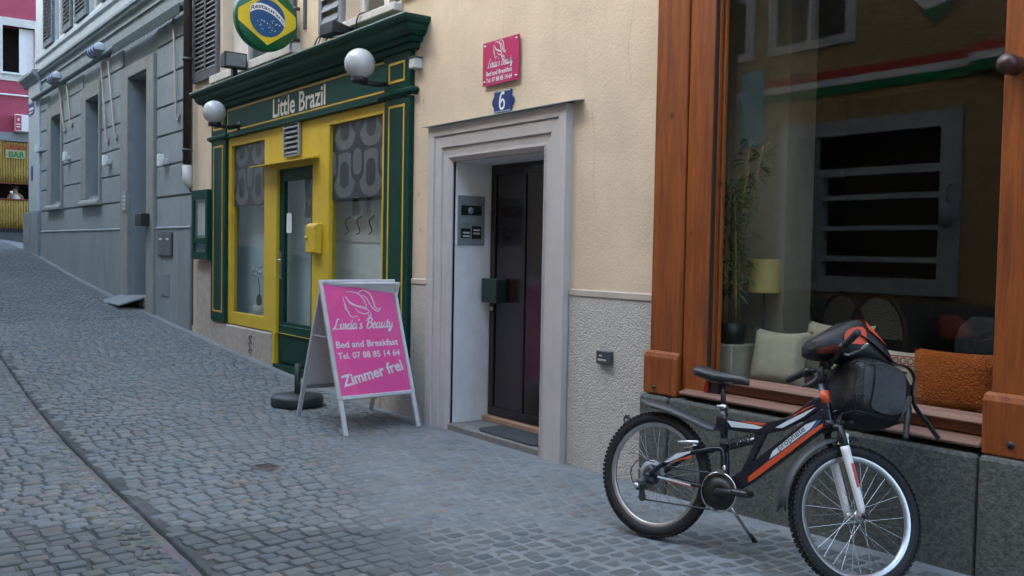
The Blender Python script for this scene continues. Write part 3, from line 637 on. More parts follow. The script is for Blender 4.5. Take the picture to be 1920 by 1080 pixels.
# potted bamboo
bp_ = thing('bamboo_plant', 'tall potted bamboo with thin leaves standing on the crate', 'plant', (-3.895, .24, .991))
obj('pot', MB().lathe([(0, 0), (.075, 0), (.09, .13), (.083, .13), (.08, .11), (0, .11)], (-3.895, .24, .992), 20), BLACK, bp_)
rb = random.Random(5); leaf = MB()
LEAFM = mat('bamboo_leaf', (.055, .11, .025), .6, .35, 6)
for k in range(7):
    x0 = -3.895 + rb.uniform(-.05, .05); y0 = .24 + rb.uniform(-.05, .05); hgt = rb.uniform(.85, 1.22); dx, dy = rb.uniform(-.06, .16), rb.uniform(-.05, .05)
    obj('cane', MB().tube([(x0 + dx * t * t, y0 + dy * t, 1.09 + hgt * t) for t in (0, .25, .5, .75, 1)], [.008, .0075, .007, .006, .003], 6), mat('bamboo_cane', (.30, .22, .07), .5, .2), bp_)
    for j in range(56):
        t = rb.uniform(.2, 1); px, py, pz = x0 + dx * t * t, y0 + dy * t, 1.09 + hgt * t
        az = rb.uniform(0, 6.28); L_ = rb.uniform(.06, .14); dr = rb.uniform(-.9, .5); ex, ey, ez = math.cos(az) * L_ * math.cos(dr), math.sin(az) * L_ * math.cos(dr) * .6, math.sin(dr) * L_
        px += math.cos(az) * .02; nx, ny_ = -math.sin(az) * .008, math.cos(az) * .008
        leaf.add([(px, py, pz), (px + ex * .45 + nx, py + ey * .45 + ny_, pz + ez * .4 + .012), (px + ex, py + ey, pz + ez), (px + ex * .45 - nx, py + ey * .45 - ny_, pz + ez * .4)], [(0, 1, 2, 3)])
obj('foliage', leaf, LEAFM, bp_)
lp = thing('table_lamp', 'table lamp with yellow drum shade beside the potted bamboo', 'lamp', (-3.94, .60, .74))
obj('lamp_shade', MB().lathe([(.105, 1.31), (.095, 1.53)], (-3.94, .60, 0), 28), mat('yellow_shade', (.84, .64, .24), .9, .05), lp)
obj('lamp_stem', MB().tube([(-3.94, .60, .77), (-3.94, .60, 1.34)], .008).lathe([(0, .78), (.05, .775), (.05, .742), (0, .742)], (-3.94, .60, 0), 20), DGREY, lp)
bgm = MB().sphere((-2.42, .70, .98), .26, 18, 12, sc=(1.15, .6, 1.0)); rk = random.Random(2)
bgm.v = [(x_ + .03 * math.sin(z_ * 17 + y_ * 5), y_, z_ + .03 * math.sin(x_ * 19) + (.05 if x_ > -2.3 and z_ > 1.1 else 0)) for x_, y_, z_ in bgm.v]
room_thing('black_bag', 'dark shape of a bag behind the orange cushion', 'bag', bgm, mat('black_cloth', (.010, .010, .011), .98, .2, 12), (-2.42, .70, .74))
for cx, yw, lb in ((-4.53, .4, 'round backed wicker chair nearest the lamp behind the glass'), (-4.17, -.1, 'round backed wicker chair in the middle of the dark cafe'), (-3.82, .15, 'round backed wicker chair farthest right in the dark cafe')):
    ch = thing('wicker_chair', lb, 'chair', (cx, 1.6, .36), (0, 0, yw), 'wicker chairs in the cafe')
    WK = mat('wicker', (.30, .28, .24), .7, .4, 90, .6, 150); CW = mat('chair_wood', (.08, .03, .015), .45)
    arch = [(.21 * math.cos(q), .20, .62 + .30 * math.sin(q)) for q in [k * math.pi / 10 for k in range(11)]]
    obj('backrest', MB().add([(p[0] * .9, p[1], p[2] - .02) for p in arch], [tuple(range(11))]), WK, ch, world=False)
    obj('back_frame', MB().tube([(.21, .2, .45)] + arch + [(-.21, .2, .45)], .016, 6), CW, ch, world=False)
    obj('seat', MB().lathe([(0, .46), (.22, .46), (.23, .44), (.21, .42), (0, .42)], (0, 0, 0), 20), WK, ch, world=False)
    for a, b in ((.16, .16), (-.16, .16), (.16, -.16), (-.16, -.16)): obj('leg', MB().tube([(a, b, .43), (a * 1.2, b * 1.2, .0)], .014, 6), CW, ch, world=False)
# restaurant room
for px_, pz0, lb, cat in ((-11.55, .3, 'white orchid in a pale pot inside the left restaurant window', 'plant'), (-8.25, .3, 'white flowers inside the right restaurant window above the board', 'plant')):
    t_ = thing('potted_flower', lb, cat, (px_, .155, .68))
    obj('shelf', MB().box(px_ - .35, px_ + .3, .09, .255, .64, .68), RW, t_)
    obj('pot', MB().lathe([(0, .681), (.06, .681), (.08, .80), (.07, .80), (0, .78)], (px_, .155, 0), 16), WHITE, t_)
    hh = 1.22 if px_ < -10 else 1.06
    obj('stem', MB().tube([(px_, .155, .78), (px_ + .02, .155, (hh + .75) / 2), (px_ - .06, .155, hh)], .006, 6), mat('stem_green', (.05, .09, .03), .6), t_)
    obj('leaf', MB().sphere((px_, .155, .86), .07, 10, 8, sc=(.6, .5, 1.2)), LEAFM, t_)
    fl = MB()
    for k in range(26): fl.sphere((px_ - .06 + rb.gauss(0, .09), .155 + rb.gauss(0, .02), hh + rb.gauss(0, .035)), rb.uniform(.02, .034), 7, 5, sc=(1, .6, .8))
    obj('blossom', fl, mat('white_petal', (.7, .7, .66), .7), t_)
hk = thing('coat_hooks', 'row of dark coat hooks on the wall inside the right restaurant window', 'hooks', (-8.95, .25, 1.75))
obj('hook_board', MB().box(-9.6, -8.47, .247, .259, 1.62, 1.66), WHITE, hk)
for k in range(3): obj('hook', MB().tube(spline([(-9.22 + k * .27, .255, 1.90), (-9.23 + k * .27, .20, 1.84), (-9.22 + k * .27, .23, 1.74), (-9.20 + k * .27, .18, 1.70)]), .007, 6), BLACK, hk)

# ------------------------------------------------------------------ grey house
G = thing('grey_house', 'grey rendered house with sandstone window frames uphill of the restaurant', 'house', (-20, .25, .6))
gd = (-16.97, -15.85, -.3, 4.40); gw1 = (-23.5, -22.48, 2.50, 4.37); gw2 = (-20.11, -19.08, 2.50, 4.39)
ups = [(-23.38, -22.34, 6.12, 8.0), (-20.10, -19.06, 6.12, 8.0), (-16.82, -15.78, 6.12, 8.0)]
obj('wall', MB().wall(-26.2, -13.725, -.3, 5.55, [gd, gw1, gw2], .012, .5), GREYW, G)
obj('upper_wall', MB().wall(-25.6, -13.725, 5.551, 12.5, ups, .012, .5), GREYU, G)
obj('rear_wall', MB().box(-26.2, -25.9, .51, 9, -.3, 12.5).box(-25.9, -13.8, 8.8, 9, -.3, 12.5).box(-25.9, -13.8, .51, 8.8, 12.3, 12.5), GREYW, G)
obj('roof', MB().prism([(-.5, 12.51), (4.5, 15.5), (9.5, 12.51)], 'x', -26.5, -13.4), MATS['roof_tile'], G)  # unseen roof, added for its effect on the light
obj('plinth_panel', MB().box(-24.86, -17.47, -.03, .011, -.3, 1.80), GREYP, G); obj('plinth_panel', MB().box(-15.44, -13.73, -.03, .011, -.3, 1.80), GREYP, G)
for a, b in ((-24.86, -17.47), (-15.44, -13.73)):
    obj('plinth_moulding', MB().prism([(-.03, 1.801), (-.045, 1.81), (-.045, 1.825), (-.005, 1.85), (.011, 1.85), (.011, 1.801)], 'x', a, b), GREYB, G)
    obj('plinth_band', MB().box(a, b, -.012, .011, 1.852, 2.285), GREYB, G)
zs = [2.30, 2.79, 3.26, 3.71, 4.19, 4.67, 5.0]
for a, b in ((-15.44, -13.73), (-18.98, -17.47), (-22.36, -20.54), (-24.86, -23.98)):
    for z0, z1 in zip(zs, zs[1:]): obj('block', MB().box(a, b, -.018, .011, z0 + .012, z1 - .012), GREYB, G, bev=.012)
for a, b, fa, fb in ((-23.5, -22.48, -23.97, -22.37), (-20.11, -19.08, -20.53, -18.99)):
    fr = obj('window', MB().box(fa, a - .001, -.06, .3, 2.44, 4.66).box(b + .001, fb, -.06, .3, 2.44, 4.66).box(a, b, -.06, .3, 4.40, 4.66), GREYF, G, bev=.01)
    obj('sill', MB().prism([(-.12, 2.30), (-.12, 2.36), (-.06, 2.43), (.3, 2.49), (.3, 2.30)], 'x', fa - .05, fb + .03), GREYF, fr, bev=.01)
    obj('sash', MB().wall(a + .001, b - .001, 2.495, 4.395, [(a + .08, (a + b) / 2 - .04, 2.58, 4.32), ((a + b) / 2 + .04, b - .08, 2.58, 4.32)], .26, .32), mat('dark_sash', (.10, .105, .10), .6), fr)
    obj('pane', MB().box(a + .05, b - .05, .285, .291, 2.55, 4.35), GLASS, fr)
dfm = obj('door_frame', MB().box(-17.455, -16.98, -.07, .35, -.1, 4.62).box(-15.845, -15.45, -.07, .35, -.1, 4.62).box(-16.979, -15.846, -.07, .35, 4.41, 4.62), GREYF, G, bev=.012)
dg = obj('door', MB().box(-16.965, -15.852, .34, .40, .69, 4.40), mat('grey_green_door', (.035, .045, .042), .5, .2), G)
obj('door_panel', MB().box(-16.86, -16.45, .325, .339, .85, 1.85).box(-16.36, -15.95, .325, .339, .85, 1.85).box(-16.86, -16.45, .325, .339, 2.05, 3.15).box(-16.36, -15.95, .325, .339, 2.05, 3.15).box(-16.96, -15.86, .31, .339, 3.22, 3.32), MATS['grey_green_door'], dg, bev=.012)
obj('grab_rail', MB().tube([(-16.33, .28, 1.0), (-16.33, .28, 2.0)], .015), mat('brass', (.45, .33, .14), .35, metal=.9), dg)
obj('door_step', MB().box(-16.975, -15.85, -.02, .34, -.2, .68), GREYF, G)
# ledges and cornices
obj('string_course', MB().prism([(.012, 5.54), (-.05, 5.56), (-.05, 5.60), (-.09, 5.62), (-.09, 5.67), (.0, 5.72), (.012, 5.72)], 'x', -24.86, -13.73), GREYB, G)
obj('frieze_moulding', MB().box(-24.86, -13.73, -.02, .011, 5.40, 5.43), GREYB, G)
obj('window_ledge', MB().prism([(.012, 5.95), (-.03, 5.97), (-.03, 6.05), (.012, 6.11)], 'x', -25.6, -13.73), GREYU, G)
CP = obj('corner_pilaster', MB().box(-26.25, -24.87, -.05, .011, 2.32, 5.45), GREYU, G, bev=.01)
obj('capital', MB().prism([(.2, 5.45), (-.06, 5.45), (-.10, 5.52), (-.20, 5.62), (-.20, 5.68), (.2, 5.78)], 'x', -26.75, -24.87), GREYB, CP)
obj('pilaster_base', MB().box(-26.75, -24.87, -.10, .2, .6, 2.31), GREYP, CP, bev=.02)
for k, (a, b, z0, z1) in enumerate(ups):
    w = obj('window', MB().wall(a, b, z0, z1, [(a + .12, (a + b) / 2 - .05, z0 + .12, z1 - .1), ((a + b) / 2 + .05, b - .12, z0 + .12, z1 - .1)], .10, .16), OFFW, G)
    obj('pane', MB().box(a + .1, b - .1, .125, .131, z0 + .1, z1 - .05), GLASS, w)
    for sa in (a - 1.06, b + .03):
        s_ = MB().box(sa, sa + .08, -.05, -.0, z0, z1).box(sa + .95, sa + 1.03, -.05, 0, z0, z1).box(sa + .08, sa + .95, -.05, 0, z0, z0 + .1).box(sa + .08, sa + .95, -.05, 0, z1 - .1, z1)
        if sa > b: s_ = MB().box(sa, sa + .08, -.05, -.0, z0, z1).box(sa + .70, sa + .78, -.05, 0, z0, z1).box(sa + .08, sa + .70, -.05, 0, z0, z0 + .1).box(sa + .08, sa + .70, -.05, 0, z1 - .1, z1)
        sh = obj('shutter', s_, GSHUT, G); z = z0 + .12; x1_ = sa + (.70 if sa > b else .95)
        while z < z1 - .12: obj('slat', MB().prism([(-.05, z), (-.01, z + .06), (-.005, z + .05), (-.045, z - .01)], 'x', sa + .08, x1_), GSHUT, sh); z += .085
# awning gear
AW = thing('folded_awning', 'rolled awning with striped ends, dark valance and hanging arms on the grey house', 'awning', (-19.5, -.02, 5.0))
obj('awning_box', MB().tube([(-25.3, -.10, 5.03), (-13.85, -.10, 5.03)], .055, 10), mat('awning_rail', (.09, .13, .13), .6, .15), AW)
val = MB()
for k in range(26):
    a = -17.6 + k * .145; val.prism([(a, 5.06), (a, 4.93), (a + .04, 4.895), (a + .10, 4.895), (a + .14, 4.93), (a + .14, 5.06)], 'y', -.165, -.155)
obj('valance', val, mat('valance_green', (.035, .055, .05), .8, .2), AW)
for cx in (-22.55, -18.8):
    obj('awning_roll', MB().lathe([(0, cx - .35), (.10, cx - .35), (.10, cx + .30), (.06, cx + .32), (0, cx + .32)], (0, -.16, 5.17), 14, 'x'), mat('awning_white', (.55, .58, .60), .8), AW)
    st = MB()
    for k in range(4): st.lathe([(.1025, cx - .34 + k * .17), (.1025, cx - .25 + k * .17)], (0, -.16, 5.17), 14, 'x')
    obj('blue_stripe', st, mat('awning_blue', (.02, .10, .32), .8), AW)
    obj('end_bracket', MB().box(cx + .33, cx + .38, -.28, .0, 5.0, 5.12), DGREY, AW)
for x0, z0, x1, z1 in ((-22.50, 4.97, -22.15, 4.0), (-21.75, 4.95, -21.5, 4.05), (-18.8, 4.94, -18.5, 3.46), (-18.3, 4.97, -17.9, 3.48), (-14.42, 4.97, -14.35, 3.46)):
    obj('arm', MB().tube([(x0, -.07, z0), (x1, -.05, z1), (x1 + .1, -.04, z1 - .05), (x1 + .12, -.04, z1 + .06)], .018, 6), mat('arm_beige', (.34, .30, .26), .6), AW)
for k, (cx, cz, lb) in enumerate(((-21.75, 3.40, 'small white wall lamp between the two ground floor windows of the grey house'), (-18.35, 3.08, 'small white wall lamp left of the grey house door'), (-14.92, 2.86, 'small white wall lamp right of the grey house door'), (-24.82, 3.80, 'small white wall lamp at the far corner pilaster'))):
    l_ = thing('wall_lamp', lb, 'lamp', (cx, -.02, cz), group='white wall lamps on the grey house')
    obj('lamp_body', MB().box(cx - .09, cx + .04, -.14, -.06, cz - .09, cz + .10), WHITE, l_, bev=.01); obj('bracket', MB().box(cx + .041, cx + .13, -.10, -.019, cz - .06, cz + .03), LGREY, l_, bev=.005)
mbx = thing('twin_letterbox', 'dark grey double letterbox panel set in the grey plinth', 'letterbox', (-14.88, -.03, 1.38))
obj('box_body', MB().box(-15.24, -14.52, -.05, -.0305, 1.377, 1.75), DGREY, mbx)
for a in (-15.22, -14.87): 
    d_ = obj('box_door', MB().box(a, a + .33, -.062, -.0505, 1.39, 1.735), mat('box_grey', (.11, .12, .125), .45), mbx, bev=.004); obj('name_tag', MB().box(a + .1, a + .22, -.066, -.0625, 1.63, 1.66), WHITE, d_)
single('vent_grille', (lambda m: [m.box(-15.1 + k * .047, -15.1 + k * .047 + .03, -.045, -.036, .76, 1.09) for k in range(9)] and m)(MB().box(-15.1, -14.68, -.036, -.0305, .746, 1.1)), MGREY, 'small grey slatted vent low in the grey plinth', 'vent', (-14.9, -.03, .75))
single('black_box', MB().box(-16.0, -15.62, -.20, -.0705, 1.86, 2.06), BLACK, 'black metal box fixed beside the grey house door', 'box', (-15.8, -.07, 1.86), bev=.01)
ic = thing('doorbell_panel', 'grey doorbell panel on the left door frame of the grey house', 'doorbell', (-17.1, -.07, 2.15))
obj('plate', MB().box(-17.24, -16.99, -.085, -.0705, 2.12, 2.48), MGREY, ic, bev=.004)
for k in range(4): obj('button', MB().box(-17.2, -17.03, -.092, -.0855, 2.16 + k * .07, 2.20 + k * .07), LGREY, ic)
single('metal_ramp', MB().prism([(.0, .665), (-.42, gs(-16.7) + .01), (-.42, gs(-16.7) + .03), (.0, .685)], 'x', -17.4, -16.1), mat('ramp_steel', (.17, .195, .20), .5, .15), 'steel ramp plate at the grey house doorstep', 'ramp', (-16.8, -.3, .55))
ss = thing('street_sign', 'small blue and white street name plate on the far corner pilaster', 'sign', (-25.9, -.06, 4.7))
obj('plate', MB().box(-26.2, -25.45, -.06, -.0505, 4.72, 5.0), mat('sign_blue', (.05, .10, .26), .4), ss); obj('lettering', MB().box(-26.12, -25.53, -.062, -.0605, 4.83, 4.89), WHITE, ss); obj('lettering', MB().box(-26.12, -25.6, -.062, -.0605, 4.76, 4.79), WHITE, ss)
single('house_plate', MB().box(-25.9, -25.65, -.06, -.0505, 3.1, 3.45), mat('sign_blue', (.05, .10, .26), .4), 'small blue plate on the corner pilaster above its base', 'plate', (-25.8, -.05, 3.1))
single('grey_hatch', MB().box(-26.2, -25.85, -.115, -.1005, 1.55, 1.95), MGREY, 'grey hatch in the base of the corner pilaster', 'hatch', (-26, -.1, 1.55))
# downpipe
dp = thing('downpipe', 'brown downpipe where the grey house meets the cream house', 'pipe', (-13.62, -.1, .35))
obj('pipe', MB().tube([(-13.62, -.11, 9.0), (-13.62, -.11, 2.72)], .062, 12), mat('brown_pipe', (.045, .028, .022), .5, .2), dp)
obj('pipe_foot', MB().tube([(-13.62, -.11, 2.70), (-13.62, -.11, 2.50), (-13.58, -.08, 2.40)], [.066, .07, .05], 12), LGREY, dp)
obj('cable', MB().tube(spline([(-13.60, -.08, 2.42), (-13.70, -.04, 2.35), (-13.58, -.03, 2.2), (-13.60, -.03, 1.5), (-13.61, -.03, .4)]), .012, 6), DGREY, dp)
for z_ in (2.9, 4.2): obj('clamp', MB().lathe([(.066, z_), (.075, z_), (.075, z_ + .04), (.066, z_ + .04)], (-13.62, -.11, 0), 12), DGREY, dp)

# ------------------------------------------------------------------ crimson house at the end of the street (faces down the street)
RX = -33.0
def ry(mb):      # built facing -y with x = world y; turn to face +x
    mb.v = [(RX - v[1], v[0], v[2]) for v in mb.v]; return mb
RH = thing('crimson_house', 'crimson house with bamboo clad bar closing the top of the street', 'house', (RX, .5, 1.66))
obj('wall', ry(MB().wall(-4.5, 5, .9, 11, [(.36, 1.26, 6.86, 8.3), (-1.2, 1.15, 2.9, 3.40)], 0, .4)), REDW, RH)
obj('roof', ry(MB().prism([(-.5, 11), (4, 14), (8, 11)], 'x', -4.6, 5.1)), MATS['roof_tile'], RH)
obj('rear_wall', ry(MB().box(-4.5, 5, 3.0, 3.2, .9, 11)), DARK, RH)
wr = obj('window', ry(MB().box(.15, .36, -.03, .2, 6.6, 8.55).box(1.261, 1.5, -.03, .2, 6.6, 8.55).box(.361, 1.26, -.03, .2, 6.6, 6.85).box(.361, 1.26, -.03, .2, 8.30, 8.55)), OFFW, RH)
obj('open_sash', ry(MB().box(.84, .90, .1, .16, 6.87, 8.28).box(1.2, 1.255, .1, .16, 6.87, 8.28).box(.901, 1.199, .115, .145, 6.87, 8.28)), WHITE, wr)
obj('sill', ry(MB().box(.3, 1.3, -.08, .1, 6.80, 6.858)), WHITE, wr)
obj('room', ry(MB().box(.2, 1.4, .9, .95, 6.7, 8.4)), DARK, wr)
obj('white_pipe', ry(MB().tube([(-4, -.03, 6.14), (5, -.03, 6.18)], .03, 6)), WHITE, RH)
obj('ledge', ry(MB().box(-4.5, 5, -.12, -.001, 4.72, 4.98)), MGREY, RH)
obj('plinth', ry(MB().box(-4.5, 5, -.10, -.001, 1.2, 1.86)), GRAN, RH); obj('base_strip', ry(MB().box(-4.4, 5, -.105, -.002, 1.861, 1.98)), BLACK, RH)
y = -1.2
while y < 1.32:
    r_ = .031 + random.random() * .006
    for z0, z1 in ((1.985, 2.88), (3.42, 4.70)):
        ps = []; zz = z0
        while zz < z1: ps.append((y, -.05, zz)); zz += .30
        ps.append((y, -.05, z1)); obj('bamboo_pole', ry(MB().tube(ps, r_, 7)), BAMB, RH)
    y += r_ * 2 + .003
obj('serving_sill', ry(MB().box(-1.2, 1.2, -.10, .1, 2.882, 2.92).box(-1.2, 1.2, -.095, -.0, 3.385, 3.42)), mat('red_trim', (.20, .05, .03), .7), RH)
obj('bar_room', ry(MB().box(-1.4, 1.4, 1.2, 1.3, 2, 4)), DARK, RH)
cb = thing('bar_sign', 'hand painted CANA BAR board on the bamboo wall', 'sign', (RX + .11, .72, 4.2))
obj('board', ry(MB().box(.42, .98, -.11, -.092, 4.18, 4.45)), mat('sign_cream', (.42, .36, .20), .8, .15), cb)
obj('lettering', ry(put(text_mb('CANA', .17, .62, .03), .38, -.116, 4.46)), mat('sign_red', (.40, .05, .03), .7), cb)
obj('lettering', ry(put(text_mb('BAR', .17, .46, .03), .50, -.116, 4.22)), mat('sign_green', (.02, .20, .07), .7), cb)
lb_ = thing('light_box', 'small white and red box sign projecting from the crimson wall', 'sign', (RX + .15, .8, 5.0))
obj('box', ry(MB().box(.62, 1.06, -.5, -.01, 5.0, 5.52)), WHITE, lb_, bev=.01); obj('red_face', ry(MB().box(.610, .6195, -.48, -.03, 5.03, 5.49).box(.63, .80, -.508, -.5005, 5.03, 5.49)), mat('box_red', (.42, .05, .09), .5), lb_)
for a_, b_, c_, d_ in ((.66, .77, 5.2, 5.23), (.66, .77, 5.12, 5.15), (.69, .74, 5.32, 5.40)): obj('lettering', ry(MB().box(a_, b_, -.5105, -.5085, c_, d_)), WHITE, lb_)
# guest at the serving hatch
def skin_obj(name, verts, edges, radii, m, parent=None, loc=(0, 0, 0), root=0, sub=2):
    me = bpy.data.meshes.new(name); me.from_pydata(verts, edges, []); me.materials.append(m)
    o = bpy.data.objects.new(name, me); COL.objects.link(o); o.parent = parent; o.location = loc
    md = o.modifiers.new('k', 'SKIN'); md.use_smooth_shade = True
    for i, r_ in enumerate(radii): me.skin_vertices[0].data[i].radius = (r_, r_) if not isinstance(r_, tuple) else r_
    for i in range(len(verts)): me.skin_vertices[0].data[i].use_root = (i == root)
    s_ = o.modifiers.new('s', 'SUBSURF'); s_.levels = sub; s_.render_levels = sub; return o
SKIN = mat('skin', (.36, .19, .12), .6, .08, 8)
pe = thing('person', 'person in a pale sleeveless top raising a white cup at the bamboo bar hatch', 'person', (RX - .22, .74, 1.66))
body = skin_obj('body', [(0, 0, .95), (0, 0, 1.20), (.02, 0, 1.38), (.03, 0, 1.47), (.05, -.01, 1.57), (.06, -.02, 1.66), (.02, -.17, 1.36), (.14, -.24, 1.16), (.26, -.16, 1.32), (.24, -.13, 1.42), (.02, .17, 1.36), (.08, .22, 1.14), (.26, .14, 1.20), (.115, -.02, 1.585)],
    [(0, 1), (1, 2), (2, 3), (3, 4), (4, 5), (2, 6), (6, 7), (7, 8), (8, 9), (2, 10), (10, 11), (11, 12), (4, 13)], [.13, .14, .12, .05, .085, .07, .055, .042, .03, .032, .055, .042, .032, .03], SKIN, pe)
obj('top', MB().lathe([(.15, .95), (.165, 1.15), (.16, 1.30), (.10, 1.40), (.09, 1.42)], (.0, 0, 0), 16), mat('pale_top', (.62, .60, .62), .8), pe, world=False)
obj('hair', MB().sphere((.035, -.0, 1.65), .115, 14, 10, sc=(1, .95, 1)).sphere((-.05, .03, 1.60), .09, 12, 8, sc=(1, 1, 1.2)), mat('dark_hair', (.02, .012, .01), .5), pe, world=False)
cp_ = single('cup', MB().lathe([(0, 3.06), (.035, 3.06), (.045, 3.16), (.04, 3.16), (0, 3.08)], (RX + .06, .585, 0), 14), WHITE, 'white cup held up by the person at the hatch', 'cup', (RX + .06, .585, 3.06))
# ------------------------------------------------------------------ houses across the street (behind the camera, seen in the panes; row completed to keep the sun out)
OY = -6.8
def opp(mb): mb.v = [(-v[0], OY - v[1], v[2]) for v in mb.v]; return mb      # built facing -y, turned round to face +y
OCH = mat('ochre_render', (.31, .21, .10), .9, .08, 3, .2, 50, stain=.2)
O1 = thing('ochre_house', 'ochre house across the street with an Italian tricolour band over its window', 'house', (-4, OY - .2, 0))
oh = [(5.93, 8.60, 1.08, 3.42), (7.60, 8.75, 4.60, 6.2), (9.3, 10.4, 4.6, 6.2), (10.2, 11.4, 1.2, 3.3), (2.5, 3.6, 4.6, 6.2), (3, 4.2, 0, 2.4), (5.2, 6.3, 7.4, 9), (8.2, 9.3, 7.4, 9)]
obj('wall', opp(MB().wall(-6, 13.5, -.4, 10.5, oh, 0, .4)), OCH, O1)
obj('base_course', opp(MB().box(-6, 13.5, -.03, -.001, -.4, .98)), GRAN, O1)
for k, (c_, z0, z1) in enumerate((((.42, .035, .02), 4.02, 4.13), ((.66, .66, .66), 3.92, 4.018), ((.012, .17, .05), 3.80, 3.918))):
    obj('tricolour_band', opp(MB().box(5.80, 13.4, -.025, -.002, z0, z1).box(5.2, 5.798, -.2, -.002, z0 + .02, z1 + .02)), mat('band%d' % k, c_, .7), O1)
wo = obj('shop_window', opp(MB().wall(5.93, 8.60, 1.08, 3.42, [(6.18, 7.88, 1.29, 1.50), (6.18, 7.88, 1.57, 1.92), (6.18, 7.88, 1.98, 2.33), (6.18, 7.88, 2.40, 2.66), (6.18, 8.30, 2.76, 3.22)], -.06, .1)), mat('pale_blue_frame', (.33, .36, .38), .6), O1)
obj('window_room', opp(MB().box(5.9, 8.6, .6, .7, 1, 3.5)), DARK, wo)
obj('photo_print', opp(MB().box(7.92, 8.36, -.075, -.061, 1.2, 3.2)), mat('photo_print', (.42, .44, .46), .4, .5, 5, col2=(.04, .04, .05)), wo)
for a, b, z0, z1 in oh[1:]:
    w = obj('window', opp(MB().wall(a - .14, b + .14, z0 - .12, z1 + .14, [(a, (a + b) / 2 - .03, z0, (z0 + z1) / 2 - .03), ((a + b) / 2 + .03, b, z0, (z0 + z1) / 2 - .03), (a, (a + b) / 2 - .03, (z0 + z1) / 2 + .03, z1), ((a + b) / 2 + .03, b, (z0 + z1) / 2 + .03, z1)], -.05, .15)), mat('grey_white_frame', (.5, .5, .49), .6), O1)
    obj('pane', opp(MB().box(a, b, .05, .06, z0, z1)), GLASS, w); obj('room', opp(MB().box(a - .1, b + .1, .5, .55, z0 - .1, z1 + .1)), DARK, w)
obj('roof', opp(MB().prism([(-.5, 10.5), (2.5, 12.5), (6, 10.5)], 'x', -6, 13.5)), MATS['roof_tile'], O1)
for o_, a_, b_, h_ in ((O1, -6, 13.5, 10.5),): obj('rear_wall', opp(MB().box(a_, b_, 5.5, 5.7, -.4, h_)), OCH, o_)  # unseen back, added to stop sun shining through the windows
cr_ = thing('crest', 'heart shaped white and green crest on the ochre house', 'sign', (-6.3, OY + .04, 4.5))
pts = [(6.3 + .30 * math.sin(t) ** 3, 4.84 + .27 * (.8125 * math.cos(t) - .3125 * math.cos(2 * t) - .125 * math.cos(3 * t) - .0625 * math.cos(4 * t))) for t in [k * math.pi / 16 for k in range(32)]]
obj('shield', opp(MB().prism(pts, 'y', -.06, -.01)), mat('band1', (.6, .6, .6), .7), cr_)
obj('green_half', opp(MB().prism([(6.3, 4.52), (6.05, 4.80), (6.3, 4.72), (6.53, 4.70)], 'y', -.066, -.0605)), mat('band2', (.012, .15, .05), .7), cr_)
wl = thing('wall_lantern', 'small lantern on the wall of the ochre house', 'lamp', (-6.02, OY + .1, 2.0))
obj('lantern', opp(MB().lathe([(0, 1.92), (.06, 1.94), (.10, 2.15), (.05, 2.24), (0, 2.27)], (6.02, -.16, 0), 10)), MGREY, wl); obj('bracket', opp(MB().tube([(6.02, -.01, 2.5), (6.02, -.16, 2.45), (6.02, -.16, 2.25)], .012)), BLACK, wl)
single('banner', opp(MB().box(8.95, 9.35, -.05, -.03, 3.2, 4.3)), mat('pale_banner', (.16, .42, .58), .7, .3, 3), 'pale blue banner on the ochre house', 'banner', (-9.1, OY + .03, 3.2))
O2 = thing('beige_house', 'tall beige house across the street uphill of the ochre house', 'house', (-25, OY - .2, .8))  # height chosen to keep direct sun off the grey house
bh = [(x_, x_ + 1.1, z_, z_ + 1.7) for x_ in (15, 18, 21, 24, 27, 30) for z_ in (2.4, 5.6, 8.6)]
obj('rear_wall', opp(MB().box(13.502, 42, 5.5, 5.7, -.4, 13)), OCH, O2)  # unseen back wall added as a sun block
obj('wall', opp(MB().wall(13.501, 42, -.4, 13, bh, 0, .4)), mat('beige_render', (.48, .42, .33), .9, .08, 3, .2, 50, stain=.2), O2)
for a, b, z0, z1 in bh:
    w = obj('window', opp(MB().wall(a - .12, b + .12, z0 - .1, z1 + .12, [(a, (a + b) / 2 - .03, z0, z1), ((a + b) / 2 + .03, b, z0, z1)], -.05, .12)), OFFW, O2)
    obj('pane', opp(MB().box(a, b, .05, .06, z0, z1)), GLASS, w); obj('room', opp(MB().box(a - .1, b + .1, .5, .55, z0 - .1, z1 + .1)), DARK, w)
obj('roof', opp(MB().prism([(-.5, 13), (2.5, 15), (6, 13)], 'x', 13.501, 42)), MATS['roof_tile'], O2)
O3 = thing('white_house', 'plain white house downhill across the street', 'house', (12, OY - .2, 0))  # unseen, continues the row so direct sun stays out
obj('rear_wall', opp(MB().box(-22, -6.01, 5.5, 5.7, -.4, 9.5)), OCH, O3)  # added behind the house to block the sun
obj('wall', opp(MB().wall(-22, -6.001, -.4, 9.5, [(-9, -8, 1.2, 2.8), (-12, -11, 1.2, 2.8)], 0, .4)), OFFW, O3)
obj('roof', opp(MB().prism([(-.5, 9.5), (2.5, 11.5), (6, 9.5)], 'x', -22, -6.001)), MATS['roof_tile'], O3)

